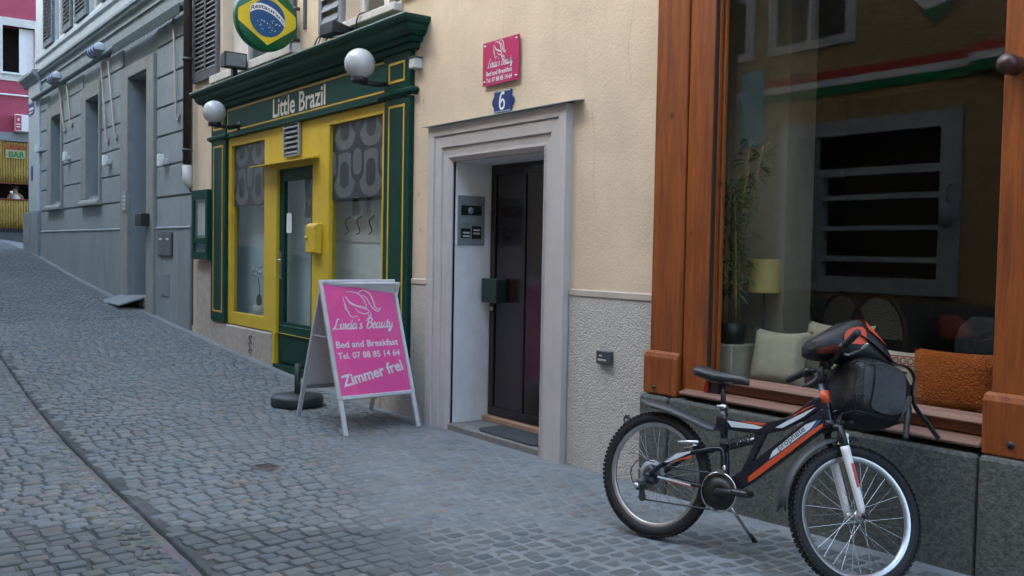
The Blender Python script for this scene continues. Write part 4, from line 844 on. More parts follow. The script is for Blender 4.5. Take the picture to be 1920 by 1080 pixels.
# ------------------------------------------------------------------ things on the walls
def screwed(o, pts, y, m): 
    for a, b in pts: obj('screw', MB().lathe([(0, y - .008), (.010, y - .006), (.012, y)], (a, 0, b), 10, 'y'), m, o)
pq = thing('plaque', 'magenta plaque with white lettering above the house number', 'sign', (-6.1, -.02, 2.9))
obj('plate', MB().box(-6.338, -5.855, -.030, -.018, 2.895, 3.245), PINK2, pq)
screwed(pq, ((-6.31, 3.215), (-5.885, 3.215), (-6.31, 2.925), (-5.885, 2.925)), -.0305, STEEL)
obj('logo', put(head_mb(.155, .135, .05), -6.19, -.0325, 3.098), PRINTW, pq)
obj('lettering', put(script_mb("Linda's Beauty", .038, .34, .25, .22), -6.265, -.0325, 3.035), PRINTW, pq)
obj('lettering', put(text_mb('Bed and Breakfast', .036, .35, .018), -6.285, -.0325, 2.972), PRINTW, pq)
obj('lettering', put(text_mb('Tel. 07 88 85 14 64', .036, .35, .018), -6.285, -.0325, 2.918), PRINTW, pq)
hn = thing('house_number', 'blue enamel plate with a white 6 above the doorway', 'number plate', (-6.08, -.02, 2.66))
obj('plate', MB().box(-6.194, -5.962, -.016, -.002, 2.665, 2.838).prism([(-6.194, 2.80), (-6.222, 2.77), (-6.226, 2.75), (-6.222, 2.73), (-6.194, 2.70)], 'y', -.014, -.003).prism([(-5.962, 2.80), (-5.934, 2.77), (-5.930, 2.75), (-5.934, 2.73), (-5.962, 2.70)], 'y', -.014, -.003), BLUE, hn, bev=.003)
obj('rim', MB().box(-6.19, -5.966, -.0185, -.0165, 2.668, 2.676).box(-6.19, -5.966, -.0185, -.0165, 2.827, 2.835), mat('pale_rim', (.35, .42, .5), .5), hn)
six = MB().ribbon(spline([(.062, .115), (.045, .128), (.022, .115), (.006, .075), (.004, .035), (.016, .008), (.034, .0), (.056, .010), (.066, .035), (.058, .062), (.038, .072), (.018, .060), (.008, .04)]), .019, taper=False)
obj('numeral', put(six, -6.113, -.0192, 2.690), PRINTW, hn)
def globe(cx, label, z=3.25, y=-.34, r=.145):
    t = thing('globe_lamp', label, 'lamp', (cx, -.05, 3.1), group='globe lamps on the restaurant fascia')
    obj('globe', MB().sphere((cx, y, z), r, 28, 18), GLOBE, t)
    obj('holder', MB().lathe([(0, z - r - .035), (.075, z - r - .03), (.082, z - r + .012), (.05, z - r + .02)], (cx, y, 0), 20), BLACK, t)
    obj('arm', MB().tube([(cx, y, z - r - .02), (cx, -.15, z - r - .025), (cx, -.031, z - r - .0)], .024, 10).lathe([(.0, -.045), (.055, -.045), (.06, -.031)], (cx, 0, z - r), 14, 'y'), BLACK, t)
globe(-7.92, 'white globe lamp at the right end of the green fascia', 3.275, -.33); globe(-11.80, 'white globe lamp at the left end of the green fascia', 3.245, -.35)
# round restaurant sign, square to the wall
rsg = thing('round_sign', 'round Brazilian flag sign reading Restaurant projecting above the fascia', 'sign', (-10, -.05, 4.07))
def disc(poly, x_, m, name):      # poly in (u,v), u to the viewer's right = +y
    mb = MB(); mb.add([(x_, -.40 + u, 4.07 + v) for u, v in poly], [tuple(range(len(poly)))]); obj(name, mb, m, rsg)
RR = .34
obj('drum', MB().lathe([(0, -10.09), (RR, -10.09), (RR + .012, -10.08), (RR + .012, -9.985), (RR, -9.975), (0, -9.975)], (0, -.40, 4.07), 48, 'x'), BRGRN, rsg)
cl = lambda p, r_=RR * .985: p if math.hypot(*p) <= r_ else (p[0] * r_ / math.hypot(*p), p[1] * r_ / math.hypot(*p))
dia = []
for a, b in (((RR * 1.25, .0), (0, RR * .86)), ((0, RR * .86), (-RR * 1.25, 0)), ((-RR * 1.25, 0), (0, -RR * .86)), ((0, -RR * .86), (RR * 1.25, 0))):
    for k in range(14): t = k / 14; dia.append(cl((a[0] + (b[0] - a[0]) * t, a[1] + (b[1] - a[1]) * t)))
disc(dia, -9.972, BRYEL, 'diamond')
disc([(RR * .60 * math.cos(k * math.pi / 20), RR * .60 * math.sin(k * math.pi / 20)) for k in range(40)], -9.969, BRBLUE, 'blue_disc')
arc = spline([(-.198, .075), (-.13, .112), (-.05, .118), (.05, .088), (.13, .035), (.198, -.035)], 3)[:]
NA = len(arc) - 1
bd = MB()
vs_ = []
for u, v in arc: vs_ += [(-9.966, -.40 + u, 4.07 + v + .036), (-9.966, -.40 + u, 4.07 + v - .036)]
bd.add(vs_, [(2 * k, 2 * k + 1, 2 * k + 3, 2 * k + 2) for k in range(NA)]); obj('band', bd, PRINTW, rsg)
tm = text_mb('Restaurant', .046, .37, .016)
def onarc(x_, z_):
    t = x_ / .37; f = .035 + t * .93; k = f * NA; i = min(NA - 1, int(k)); a, b = arc[i], arc[i + 1]; q = k - i
    return a[0] + (b[0] - a[0]) * q, a[1] + (b[1] - a[1]) * q + z_ - .02
tm.v = [(-9.963, -.40 + onarc(v[0], v[2])[0], 4.07 + onarc(v[0], v[2])[1]) for v in tm.v]
obj('lettering', tm, INK, rsg)
stm = MB(); rq = random.Random(4)
for k in range(26):
    a = rq.uniform(-2.9, -.2); q = rq.uniform(.25, .92) * RR * .55; s_ = rq.uniform(.004, .008); u, v = q * math.cos(a), q * math.sin(a) * .95
    if v > -.01: continue
    stm.add([(-9.966, -.40 + u + s_ * math.cos(j * 1.2566 + 1.57) * (1 if 1 else 1), 4.07 + v + s_ * math.sin(j * 1.2566 + 1.57)) for j in range(5)], [(0, 1, 2, 3, 4)])
obj('star', stm, PRINTW, rsg)
obj('bracket', MB().tube([(-10.03, -.07, 4.25), (-10.03, -.0, 4.25)], .02).tube([(-10.03, -.07, 3.9), (-10.03, -.0, 3.9)], .02), DGREY, rsg)
for cx, cy, cz, lb, fm in ((-11.42, -.24, 3.84, 'floodlight with grey glass on the cornice under the round sign', 1), (-8.72, -.16, 3.75, 'black floodlight on the cornice under the shuttered window', 0)):
    f_ = thing('floodlight', lb, 'floodlight', (cx, cy, 3.66), group='floodlights on the cornice')
    if fm:
        obj('housing', MB().prism([(cx - .05, cz - .09), (cx + .10, cz - .10), (cx + .10, cz + .10), (cx - .05, cz + .07)], 'y', cy - .16, cy + .13), DGREY, f_, bev=.01)
        obj('lens', MB().box(cx + .101, cx + .106, cy - .135, cy + .105, cz - .075, cz + .075), mat('lamp_glass', (.24, .27, .27), .15), f_)
    else:
        obj('housing', MB().prism([(cy - .14, cz - .06), (cy + .1, cz - .05), (cy + .12, cz + .02), (cy - .12, cz + .08)], 'x', cx - .17, cx + .13), BLACK, f_, bev=.012)
        obj('junction_box', MB().box(cx + .0, cx + .09, cy - .06, cy + .02, cz - .10, cz - .065), LGREY, f_)
    obj('foot', MB().box(cx - .03, cx + .04, cy - .03, cy + .03, 3.63, cz - .09), BLACK, f_)
for pts, lb in (([(-9.56, -.06, 3.66), (-9.50, -.06, 3.74), (-9.46, -.04, 3.82), (-9.40, -.04, 3.82), (-9.36, -.10, 3.68)], 'thin cable looping over the cornice beside the shutter'), ([(-9.2, -.1, 3.66), (-9.05, -.1, 3.78), (-8.9, -.1, 3.80), (-8.85, -.12, 3.78)], 'cable running into the black floodlight'), ([(-8.42, -.11, 3.66), (-8.42, -.115, 3.76), (-8.36, -.115, 3.85), (-8.28, -.05, 3.88)], 'cable hanging over the window sill above the globe')):
    single('cable', MB().tube(spline(pts), .008, 5), BLACK, lb, 'cable', pts[0], 'cables above the cornice')
si = thing('sensor_box', 'small white box on the wall at the right end of the cornice', 'box', (-7.42, -.03, 3.2))
obj('box_body', MB().box(-7.43, -7.335, -.09, -.001, 3.195, 3.285), LGREY, si, bev=.004); obj('lid', MB().box(-7.44, -7.325, -.10, -.001, 3.286, 3.296), DGREY, si)
wb = thing('wall_socket', 'small dark grey socket box low on the roughcast wall', 'socket', (-4.79, -.015, .78))
obj('box_body', MB().box(-4.865, -4.72, -.05, -.0145, .775, .87), DGREY, wb, bev=.006); obj('label_strip', MB().box(-4.84, -4.76, -.053, -.0505, .80, .812).box(-4.83, -4.80, -.053, -.0505, .83, .84), LGREY, wb)
# letter box on the yellow door post
yl = thing('letterbox', 'yellow letterbox beside the green restaurant door', 'letterbox', (-9.47, -.005, 1.5))
obj('box_body', MB().prism([(-.006, 1.48), (-.10, 1.50), (-.10, 1.79), (-.06, 1.82), (-.006, 1.82)], 'x', -9.60, -9.37), YEL, yl, bev=.008); obj('knob', MB().lathe([(0, -.125), (.02, -.12), (.02, -.101)], (-9.56, 0, 1.66), 10, 'y'), YLINE, yl)
# menu case
mc_ = thing('menu_case', 'green glazed menu case on the wall left of the restaurant', 'menu case', (-13.0, -.02, 1.36))
obj('case', MB().wall(-13.44, -12.795, 1.36, 2.33, [(-13.36, -12.87, 1.66, 2.20), (-13.36, -12.87, 1.46, 1.58)], -.10, -.012), GREEN, mc_)
obj('back_board', MB().box(-13.38, -12.85, -.045, -.035, 1.45, 2.22), mat('menu_paper', (.25, .29, .30), .8, .3, 6), mc_)
for a in (-13.33, -13.17, -13.02): obj('menu_sheet', MB().box(a, a + .13, -.05, -.0455, 1.70, 2.15), WHITE, mc_)
obj('pane', MB().box(-13.37, -12.86, -.088, -.084, 1.45, 2.21), GLASS, mc_)
# bell panel in the door reveal
bpn = thing('intercom_panel', 'grey intercom and bell panel in the left jamb of the doorway', 'intercom', (-6.78, .18, 1.6))
obj('plate', MB().box(-6.787, -6.775, .04, .325, 1.60, 2.03), mat('panel_grey', (.27, .30, .31), .45, .06, metal=.3), bpn, bev=.003)
for y0, y1, z0, z1 in ((.07, .285, 1.86, 1.945), (.07, .17, 1.66, 1.745), (.185, .285, 1.655, 1.765)): obj('name_field', MB().box(-6.7745, -6.771, y0, y1, z0, z1), BLACK, bpn)
obj('slot', MB().box(-6.7745, -6.772, .07, .285, 1.79, 1.825), MGREY, bpn)
for y0, z0 in ((.09, 1.70), (.09, 1.67), (.20, 1.695), (.20, 1.725)): obj('name_tag', MB().box(-6.7705, -6.769, y0, y0 + .07, z0, z0 + .014), LGREY, bpn)
obj('lens', MB().lathe([(.03, -6.7705), (.026, -6.765), (0, -6.763)], (0, .17, 1.90), 14, 'x'), MGREY, bpn)
single('doormat', (lambda p: MB().prism(p, 'z', .043, .058))([(-6.42, .05), (-6.36, .01), (-5.66, -.0), (-5.60, .04), (-5.60, .27), (-5.66, .31), (-6.36, .31), (-6.42, .27)]), mat('mat_grey', (.055, .06, .068), .95, .25, 60, .6, 150), 'dark grey ribbed doormat on the doorstep', 'doormat', (-6.0, .16, .043), bev=.004)
mh = thing('utility_cover', 'small round iron cover set in the cobbles', 'cover', (-6.26, -1.90, gz(-6.26, -1.9)))
obj('cover', MB().lathe([(0, .012), (.075, .012), (.080, .006), (.10, .006), (.105, -.01)], (0, 0, 0), 28), mat('rusty_iron', (.10, .085, .065), .7, .3, 30, .4, 80), mh, world=False)
for k in range(7): obj('rib', MB().box(-.06 + k * .018, -.052 + k * .018, -.055, .055, .0122, .016), MATS['rusty_iron'], mh, world=False)
# parasol foot
pf = thing('parasol_stand', 'round black parasol foot with a short steel tube behind the pavement board', 'parasol stand', (-8.42, -.70, gs(-8.4)))
obj('base', MB().lathe([(0, 0), (.245, 0), (.25, .02), (.25, .075), (.235, .10), (.06, .115), (0, .115)], (0, 0, 0), 36), mat('black_rubber_base', (.022, .025, .03), .5, .2, 12), pf, world=False)
obj('tube', MB().lathe([(.030, .11), (.030, .40), (.024, .40), (.024, .12)], (0, 0, 0), 14), BLACK, pf, world=False)
# ------------------------------------------------------------------ pavement board
A0 = Vector((-6.941, -.945, gs(-6.94))); B0 = Vector((-6.979, -.199, gs(-6.98)))
ab = thing('pavement_sign', 'aluminium A-frame board with a pink bed and breakfast poster', 'sign', (-7.4, -.57, 0))
e1 = (B0 - A0).normalized(); top = Vector((-7.40, -.986, 1.266)) - A0; n_ = e1.cross(top).normalized(); e2 = n_.cross(e1).normalized()
FM = Matrix(((e1.x, -n_.x, e2.x, A0.x), (e1.y, -n_.y, e2.y, A0.y), (e1.z, -n_.z, e2.z, A0.z), (0, 0, 0, 1)))     # (u, depth behind, v)
WB = .765; TP = 1.36
def fp(mb): return mb.xf(FM)
def frame_bar(m, u0, u1, v0, v1): m.prism([(u0, v0), (u1, v0), (u1, v1), (u0, v1)], 'y', -.016, .016); return m
FRM = obj('frame', fp(MB().sweep_u([(0, -.004), (.006, -.016), (.024, -.018), (.034, -.008), (.034, .016), (0, .016)], .034, WB - .034, TP - .034, .31)), ALU, ab)
obj('bottom_rail', fp(MB().box(.0345, WB - .0345, -.016, .016, .30, .335)), ALU, FRM, bev=.006)
for u in (.002, WB - .042): obj('leg', fp(MB().box(u, u + .038, -.012, .014, .0, .309)), ALU, ab, bev=.004)
PO = obj('poster', fp(MB().box(.0345, WB - .0345, .0, .012, .3355, TP - .0345)), PINK, ab)
obj('cover_sheet', fp(MB().box(.0345, WB - .0345, -.0055, -.005, .3355, TP - .0345)), glass('clear_film', (.97, .97, .97), 1.35), PO)
y_ = -.0015
obj('logo', fp(put(head_mb(.33, .25, .034), .20, y_, 1.005)), PRINTW, PO)
obj('lettering', fp(put(script_mb("Linda's Beauty", .050, .60, .25, .25), .065, y_, .915)), PRINTW, PO)
obj('lettering', fp(put(text_mb('Bed and Breakfast', .056, .62, .022), .065, y_, .752)), PRINTW, PO)
obj('lettering', fp(put(text_mb('Tel. 07 88 85 14 64', .054, .62, .020), .065, y_, .655)), PRINTW, PO)
obj('lettering', fp(put(text_mb('Zimmer frei', .096, .63, .026), .075, y_, .412, math.atan2(.115, .63))), PRINTW, PO)
A1_ = Vector((-7.95, -.915, gs(-7.95))); B1_ = Vector((-7.90, -.18, gs(-7.9))); f1 = (B1_ - A1_).normalized(); tp = A0 + e2 * (TP - .01) - A1_
n2_ = f1.cross(tp).normalized(); f2 = n2_.cross(f1).normalized()
BM_ = Matrix(((f1.x, -n2_.x, f2.x, A1_.x), (f1.y, -n2_.y, f2.y, A1_.y), (f1.z, -n2_.z, f2.z, A1_.z), (0, 0, 0, 1)))
LB = tp.length
obj('back_frame', MB().sweep_u([(0, -.014), (.034, -.014), (.034, .014), (0, .014)], .034, WB - .045, LB - .05, .0).xf(BM_), ALU, ab)
obj('back_panel', MB().box(.0345, WB - .046, -.004, .006, .33, LB - .052).xf(BM_), mat('panel_back', (.62, .63, .61), .6, .05), ab)
obj('back_rail', MB().box(.0345, WB - .046, -.012, .012, .295, .3295).xf(BM_), MGREY, ab)
s0 = FM @ Vector((.01, .02, .85)); s1 = BM_ @ Vector((.01, -.02, .85)); obj('spreader', MB().tube([s0, s1], .008, 6), MGREY, ab)
obj('hinge', fp(MB().box(.03, .12, .016, .05, TP - .04, TP - .005).box(WB - .12, WB - .03, .016, .05, TP - .04, TP - .03)), ALU, ab)
# ------------------------------------------------------------------ bicycle (local: x forward, y left, z up; foot of rear wheel at the origin)
BH, BL = R(11), R(9)
bx0, by0 = -3.491, -.887
BK = thing('bicycle', 'dark full suspension mountain bike with white fork parked by the shop window', 'bicycle', (bx0, by0, gz(bx0, by0) + .006), (-BL, 0, BH))
FRP = mat('frame_navy_black', (.012, .013, .022), .25, .15, 10, spec=.6)
CHROME = mat('chrome', (.62, .62, .63), .22, .05, 20, metal=1.)
RIMM = mat('rim_silver', (.55, .55, .56), .33, .06, 20, metal=.9)
FORKW = mat('fork_white', (.74, .74, .73), .3, .03)
ORG = mat('decal_orange', (.60, .085, .025), .35, .04); DBL = mat('decal_blue', (.04, .10, .25), .35, .05); DWH = mat('decal_white', (.62, .66, .70), .35, .04)
def bk(name, mb, m, parent=None, **k): return obj(name, mb, m, parent or BK, world=False, **k)
RAD = .332
def wheel_parts(name, Mx, sprockets):
    hubo = bk(name, MB().tube([(0, -.055, 0), (0, -.03, 0), (0, .03, 0), (0, .055, 0)], [.018, .016, .016, .018], 12).lathe([(.016, -.036), (.028, -.034), (.028, -.030), (.016, -.028)], (0, 0, 0), 16, 'y').lathe([(.016, .036), (.028, .034), (.028, .030), (.016, .028)], (0, 0, 0), 16, 'y').tube([(0, -.075, 0), (0, .075, 0)], .006, 8).xf(Mx), STEEL)
    ty = MB(); N = 72
    vs_ = []; fs = []
    for i in range(N):
        q = 2 * math.pi * i / N
        for k in range(10):
            a = 2 * math.pi * k / 10; r_ = .3005 + .0285 * math.cos(a); vs_.append((r_ * math.cos(q), .0265 * math.sin(a), r_ * math.sin(q)))
    for i in range(N):
        for k in range(10): j = (i + 1) % N; l = (k + 1) % 10; fs.append((i * 10 + k, j * 10 + k, j * 10 + l, i * 10 + l))
    ty.add(vs_, fs, 0, True)
    for i in range(84):
        q = 2 * math.pi * i / 84
        for k, yy in enumerate((-.021, -.008, .008, .021)):
            qq = q + (.018 if k % 2 else 0); s0 = len(ty.v); w = .0075 if k in (0, 3) else .006
            r0 = .3185 if k in (0, 3) else .326
            ty.box(r0, r0 + (.0085 if k in (0, 3) else .007), yy - .0055, yy + .0055, -w, w)
            ty.xf(Matrix.Rotation(-qq, 4, 'Y'), s0)
    bk('tyre', ty.xf(Mx), RUBBER, hubo)
    bk('rim', MB().lathe([(.276, -.0125), (.258, -.011), (.254, -.005), (.254, .005), (.258, .011), (.276, .0125)], (0, 0, 0), 72, 'y').lathe([(.2775, -.0125), (.276, -.0125)], (0, 0, 0), 72, 'y').xf(Mx), RIMM, hubo)
    sp = MB()
    for i in range(32):
        side = 1 if i % 2 else -1; q = 2 * math.pi * i / 32; dq = .95 * (1 if (i // 2) % 2 else -1)
        sp.tube([(.026 * math.cos(q + dq), side * .031, .026 * math.sin(q + dq)), (.256 * math.cos(q), side * .003, .256 * math.sin(q))], .0011, 4, caps=False)
    bk('spokes', sp.xf(Mx), CHROME, hubo)
    return hubo
rw = wheel_parts('rear_wheel', Matrix.Translation((0, 0, RAD)), True)
cas = MB()
for k, r_ in enumerate((.055, .047, .040, .034, .028)): cas.lathe([(0, -.036 - k * .004), (r_, -.036 - k * .004), (r_, -.0345 - k * .004), (0, -.0345 - k * .004)], (0, 0, RAD), 26, 'y')
bk('cassette', cas, DGREY, rw); bk('spoke_guard', MB().lathe([(.075, -.030), (.077, -.032), (.02, -.033)], (0, 0, RAD), 28, 'y'), mat('clear_guard', (.30, .30, .29), .4), rw)
# frame
def plate(name, poly, t, m, parent=None, y=0., bev=.008): return bk(name, MB().prism(poly, 'y', y - t, y + t), m, parent, bev=bev, segs=3)
DT = plate('down_tube', [(.44, .345), (.50, .335), (.56, .375), (.945, .735), (.925, .80), (.885, .795), (.83, .745), (.525, .455), (.45, .39)], .022, FRP)
TT = plate('top_tube', [(.335, .635), (.45, .628), (.60, .632), (.70, .665), (.90, .800), (.895, .855), (.85, .845), (.72, .735), (.60, .69), (.45, .682), (.335, .69)], .018, FRP)
plate('seat_strut', [(.575, .64), (.625, .655), (.535, .43), (.49, .40)], .015, FRP)
st_ = bk('seat_tube', MB().tube([(.385, 0, .58), (.363, 0, .74)], .019, 12), FRP)
bk('seat_clamp', MB().tube([(.364, 0, .728), (.361, 0, .75)], .024, 12).tube([(.345, -.03, .74), (.33, .03, .742)], .006, 8), CHROME, st_)
bk('head_tube', MB().tube([(.925, 0, .74), (.872, 0, .912)], .022, 14), FRP)
bk('head_badge', MB().lathe([(.0225, .80), (.0228, .80), (.0228, .86), (.0225, .86)], (0, 0, 0), 16).xf(Matrix.Translation((.892, 0, .025)) @ Matrix.Rotation(R(-17), 4, 'Y') @ Matrix.Translation((.245, 0, 0)) if False else Matrix.Translation((.8905, 0, .852)) @ Matrix.Rotation(R(-17), 4, 'Y') @ Matrix.Translation((0, 0, -.83))), ORG)
# decals on both sides
for sy in (-1, 1):
    yt = sy * .0226
    def dec(name, poly, m, par, y=yt): bk(name, MB().prism(poly, 'y', y, y + sy * .0006), m, par)
    dec('orange_stripe', [(.555, .388), (.60, .425), (.905, .712), (.90, .728), (.80, .648), (.60, .463), (.548, .412)], ORG, DT)
    dec('white_panel', [(.652, .520), (.70, .560), (.845, .694), (.872, .738), (.82, .712), (.665, .560)], DWH, DT)
    dec('blue_line', [(.625, .490), (.66, .517), (.86, .695), (.897, .745), (.876, .738), (.847, .690), (.70, .556), (.645, .508)], DBL, DT)
    yt2 = sy * .0186
    dec('white_panel', [(.40, .675), (.43, .645), (.575, .655), (.60, .668), (.55, .674)], DWH, TT, yt2)
    dec('orange_stripe', [(.46, .679), (.555, .676), (.60, .676), (.615, .688), (.53, .686)], ORG, TT, yt2)
    dec('white_panel', [(.665, .675), (.70, .678), (.80, .745), (.86, .80), (.80, .765), (.72, .715)], DWH, TT, yt2)
    dec('orange_stripe', [(.72, .722), (.80, .775), (.86, .815), (.80, .785)], ORG, TT, yt2)
tm = text_mb('prophete', .028, .17, .006); c45 = math.cos(R(44)); 
tm.v = [(.700 + v[0] * math.cos(R(44)) - v[2] * math.sin(R(44)), -.0236, .566 + v[0] * math.sin(R(44)) + v[2] * math.cos(R(44))) for v in tm.v]
bk('lettering', tm, INK, DT)
# swing arm, shock
sa = bk('swing_arm', MB().tube(spline([(0, -.062, RAD), (.06, -.06, .385), (.16, -.055, .46), (.28, -.04, .50), (.36, -.025, .525), (.395, -.02, .51), (.41, -.02, .40), (.415, -.02, .34)]), .0135, 10).tube(spline([(0, .062, RAD), (.06, .06, .385), (.16, .055, .46), (.28, .04, .50), (.36, .025, .525), (.395, .02, .51), (.41, .02, .40), (.415, .02, .34)]), .0135, 10).tube([(0, -.062, RAD), (.15, -.056, .328), (.40, -.03, .322)], .011, 10).tube([(0, .062, RAD), (.15, .056, .328), (.40, .03, .322)], .011, 10), FRP)
bk('stay_decal', MB().prism([(.09, .412), (.11, .414), (.24, .485), (.24, .494), (.16, .468)], 'y', -.072, -.0695), DWH, sa); bk('stay_decal', MB().prism([(.12, .413), (.25, .474), (.25, .462)], 'y', -.0725, -.070), ORG, sa)
bk('stay_decal', MB().prism([(.06, .326), (.26, .318), (.26, .327), (.06, .336)], 'y', -.0715, -.0695), DWH, sa); bk('stay_decal', MB().prism([(.14, .320), (.27, .313), (.27, .318), (.14, .325)], 'y', -.0715, -.0695), ORG, sa)
bk('dropout', MB().prism([(-.03, .30), (.03, .30), (.035, .36), (-.01, .37), (-.03, .34)], 'y', -.066, -.060).lathe([(0, -.086), (.010, -.084), (.012, -.066)], (0, 0, RAD), 10, 'y'), DGREY, sa)
sk = bk('shock', MB().tube([(.39, 0, .540), (.575, 0, .612)], .011, 10), CHROME)
co = []
for k in range(97): t = k / 96; q = t * 2 * math.pi * 7; co.append((.415 + .125 * t - .36 * .023 * math.cos(q), .023 * math.sin(q), .550 + .0487 * t + .93 * .023 * math.cos(q)))
bk('coil_spring', MB().tube(co, .0048, 6), BLACK, sk); bk('shock_mount', MB().prism([(.555, .59), (.60, .60), (.59, .66), (.555, .655)], 'y', -.014, .014), FRP, sk); bk('shock_mount', MB().box(.375, .41, -.022, .022, .52, .555), FRP, sk)
# drivetrain
BBX, BBZ = .415, .315
cr2 = bk('crankset', MB().tube([(BBX, -.075, BBZ), (BBX, .075, BBZ)], .020, 12), BLACK)
bk('chain_ring', MB().lathe([(0, -.052), (.088, -.052), (.090, -.050), (.088, -.047), (0, -.047)], (BBX, 0, BBZ), 36, 'y').lathe([(.03, -.056), (.07, -.056), (.07, -.0525)], (BBX, 0, BBZ), 30, 'y'), BLACK, cr2)
bk('chain_guard', MB().lathe([(.094, -.058), (.101, -.058), (.101, -.055), (.094, -.055), (.094, -.058)], (BBX, 0, BBZ), 40, 'y'), CHROME, cr2)
bk('crank_arm', MB().tube([(BBX, -.075, BBZ), (BBX + .08, -.083, BBZ + .012), (BBX + .165, -.085, BBZ + .028)], [.018, .013, .014], 10, ry=1.2), BLACK, cr2)
bk('crank_arm', MB().tube([(BBX, .075, BBZ), (BBX - .08, .083, BBZ - .012), (BBX - .165, .085, BBZ - .028)], [.018, .013, .014], 10, ry=1.2), BLACK, cr2)
bk('pedal', MB().box(BBX + .125, BBX + .215, -.18, -.095, BBZ + .012, BBZ + .042), BLACK, cr2, bev=.008); bk('pedal', MB().box(BBX - .21, BBX - .12, .095, .18, BBZ - .042, BBZ - .014), BLACK, cr2, bev=.008)
bk('chain', MB().tube([(-.035, -.045, .195), (BBX, -.050, BBZ - .092)], .0045, 6).tube([(.0, -.045, RAD + .048), (BBX, -.050, BBZ + .09)], .0045, 6), DGREY)
dr_ = bk('rear_derailleur', MB().tube([(-.015, -.075, .31), (-.05, -.085, .275), (-.04, -.08, .245)], [.014, .022, .016], 10).prism([(-.05, .26), (-.022, .265), (-.01, .20), (-.035, .185), (-.05, .20)], 'y', -.062, -.056), DGREY)
bk('jockey_wheel', MB().lathe([(0, -.056), (.021, -.056), (.021, -.050), (0, -.050)], (-.032, 0, .207), 16, 'y').lathe([(0, -.056), (.018, -.056), (.018, -.050), (0, -.050)], (-.03, 0, .262), 16, 'y'), BLACK, dr_)
bk('cable_loop', MB().tube(spline([(.03, -.065, .40), (-.06, -.08, .40), (-.10, -.085, .34), (-.08, -.085, .28), (-.04, -.085, .275)]), .003, 5), BLACK, dr_)
bk('chrome_cap', MB().lathe([(0, -.112), (.012, -.110), (.016, -.095), (.014, -.085)], (-.045, 0, .268), 12, 'y'), CHROME, dr_)
bk('front_derailleur', MB().box(.40, .44, -.062, -.03, .405, .43).tube([(.42, -.03, .42), (.405, -.01, .46)], .012, 8), CHROME)
bk('rear_brake', MB().tube([(.195, -.055, .50), (.245, -.05, .525), (.25, .05, .525), (.2, .055, .50)], .008, 8).tube([(.16, -.066, .525), (.27, -.05, .545)], .012, 8), CHROME)
# saddle
sd_ = []
for i, (x_, hw, zt, th) in enumerate(((.175, .035, .925, .03), (.20, .070, .938, .05), (.25, .078, .932, .055), (.31, .060, .918, .05), (.37, .036, .912, .042), (.43, .024, .908, .036), (.475, .018, .900, .03), (.495, .008, .885, .014))):
    sd_.append([(x_, hw * math.cos(a), zt - th * .5 + (th * .5) * math.sin(a) - (.010 if math.sin(a) < -.1 else 0) + (-.006 * math.cos(a * 2) if math.sin(a) > 0 else 0)) for a in [2 * math.pi * k / 14 for k in range(14)]])
sm = MB(); sm.add([p for r_ in sd_ for p in r_], [(i * 14 + k, i * 14 + (k + 1) % 14, (i + 1) * 14 + (k + 1) % 14, (i + 1) * 14 + k) for i in range(7) for k in range(14)] + [tuple(range(13, -1, -1)), tuple(range(98, 112))], 0, True)
SA = bk('saddle', sm, mat('saddle_vinyl', (.022, .023, .028), .4, .15, 30), sub=1)
bk('saddle_rails', MB().tube(spline([(.22, -.03, .89), (.30, -.022, .865), (.40, -.02, .87), (.46, 0, .885)]), .0045, 6).tube(spline([(.22, .03, .89), (.30, .022, .865), (.40, .02, .87), (.46, 0, .885)]), .0045, 6), STEEL, SA)
bk('seat_post', MB().tube([(.365, 0, .72), (.343, 0, .865)], .0135, 12).box(.325, .365, -.03, .03, .855, .885), BLACK)
bk('saddle_clip', MB().box(.285, .325, -.018, .018, .80, .85), BLACK, SA)
bk('rear_reflector', MB().box(.255, .275, -.03, .03, .80, .85), mat('red_reflector', (.25, .015, .01), .25), SA)
# mudguards
def guard(pts, w, m, name, Mx=None):
    g_ = MB(); vs_ = []; n = len(pts)
    for i, (x_, z_) in enumerate(pts):
        ww = w * (.35 + .65 * min(1, i / 3)) if name == 'rear_mudguard' else w
        for a in (-1, -.6, 0, .6, 1): vs_.append((x_, a * ww, z_ - .55 * ww * a * a))
    g_.add(vs_, [(i * 5 + k, i * 5 + k + 1, i * 5 + k + 6, i * 5 + k + 5) for i in range(n - 1) for k in range(4)], 0, True)
    if Mx: g_.xf(Mx)
    o = bk(name, g_, m); s_ = o.modifiers.new('t', 'SOLIDIFY'); s_.thickness = .004; return o
GRD = mat('mudguard_plastic', (.035, .039, .046), .45, .12, 12)
guard(spline([(-.13, .722), (-.03, .715), (.08, .700), (.20, .672), (.29, .648), (.345, .640)], 4), .058, GRD, 'rear_mudguard')
# kick stand
ky, kz = .30, .30 * math.tan(BL) * 1.02
bk('kickstand', MB().tube([(.40, .05, .275), (.455, ky, kz + .01)], [.009, .0075], 8), CHROME); bk('stand_foot', MB().tube([(.447, ky - .03, kz + .045), (.458, ky + .012, kz + .003)], [.011, .014], 8), BLACK)
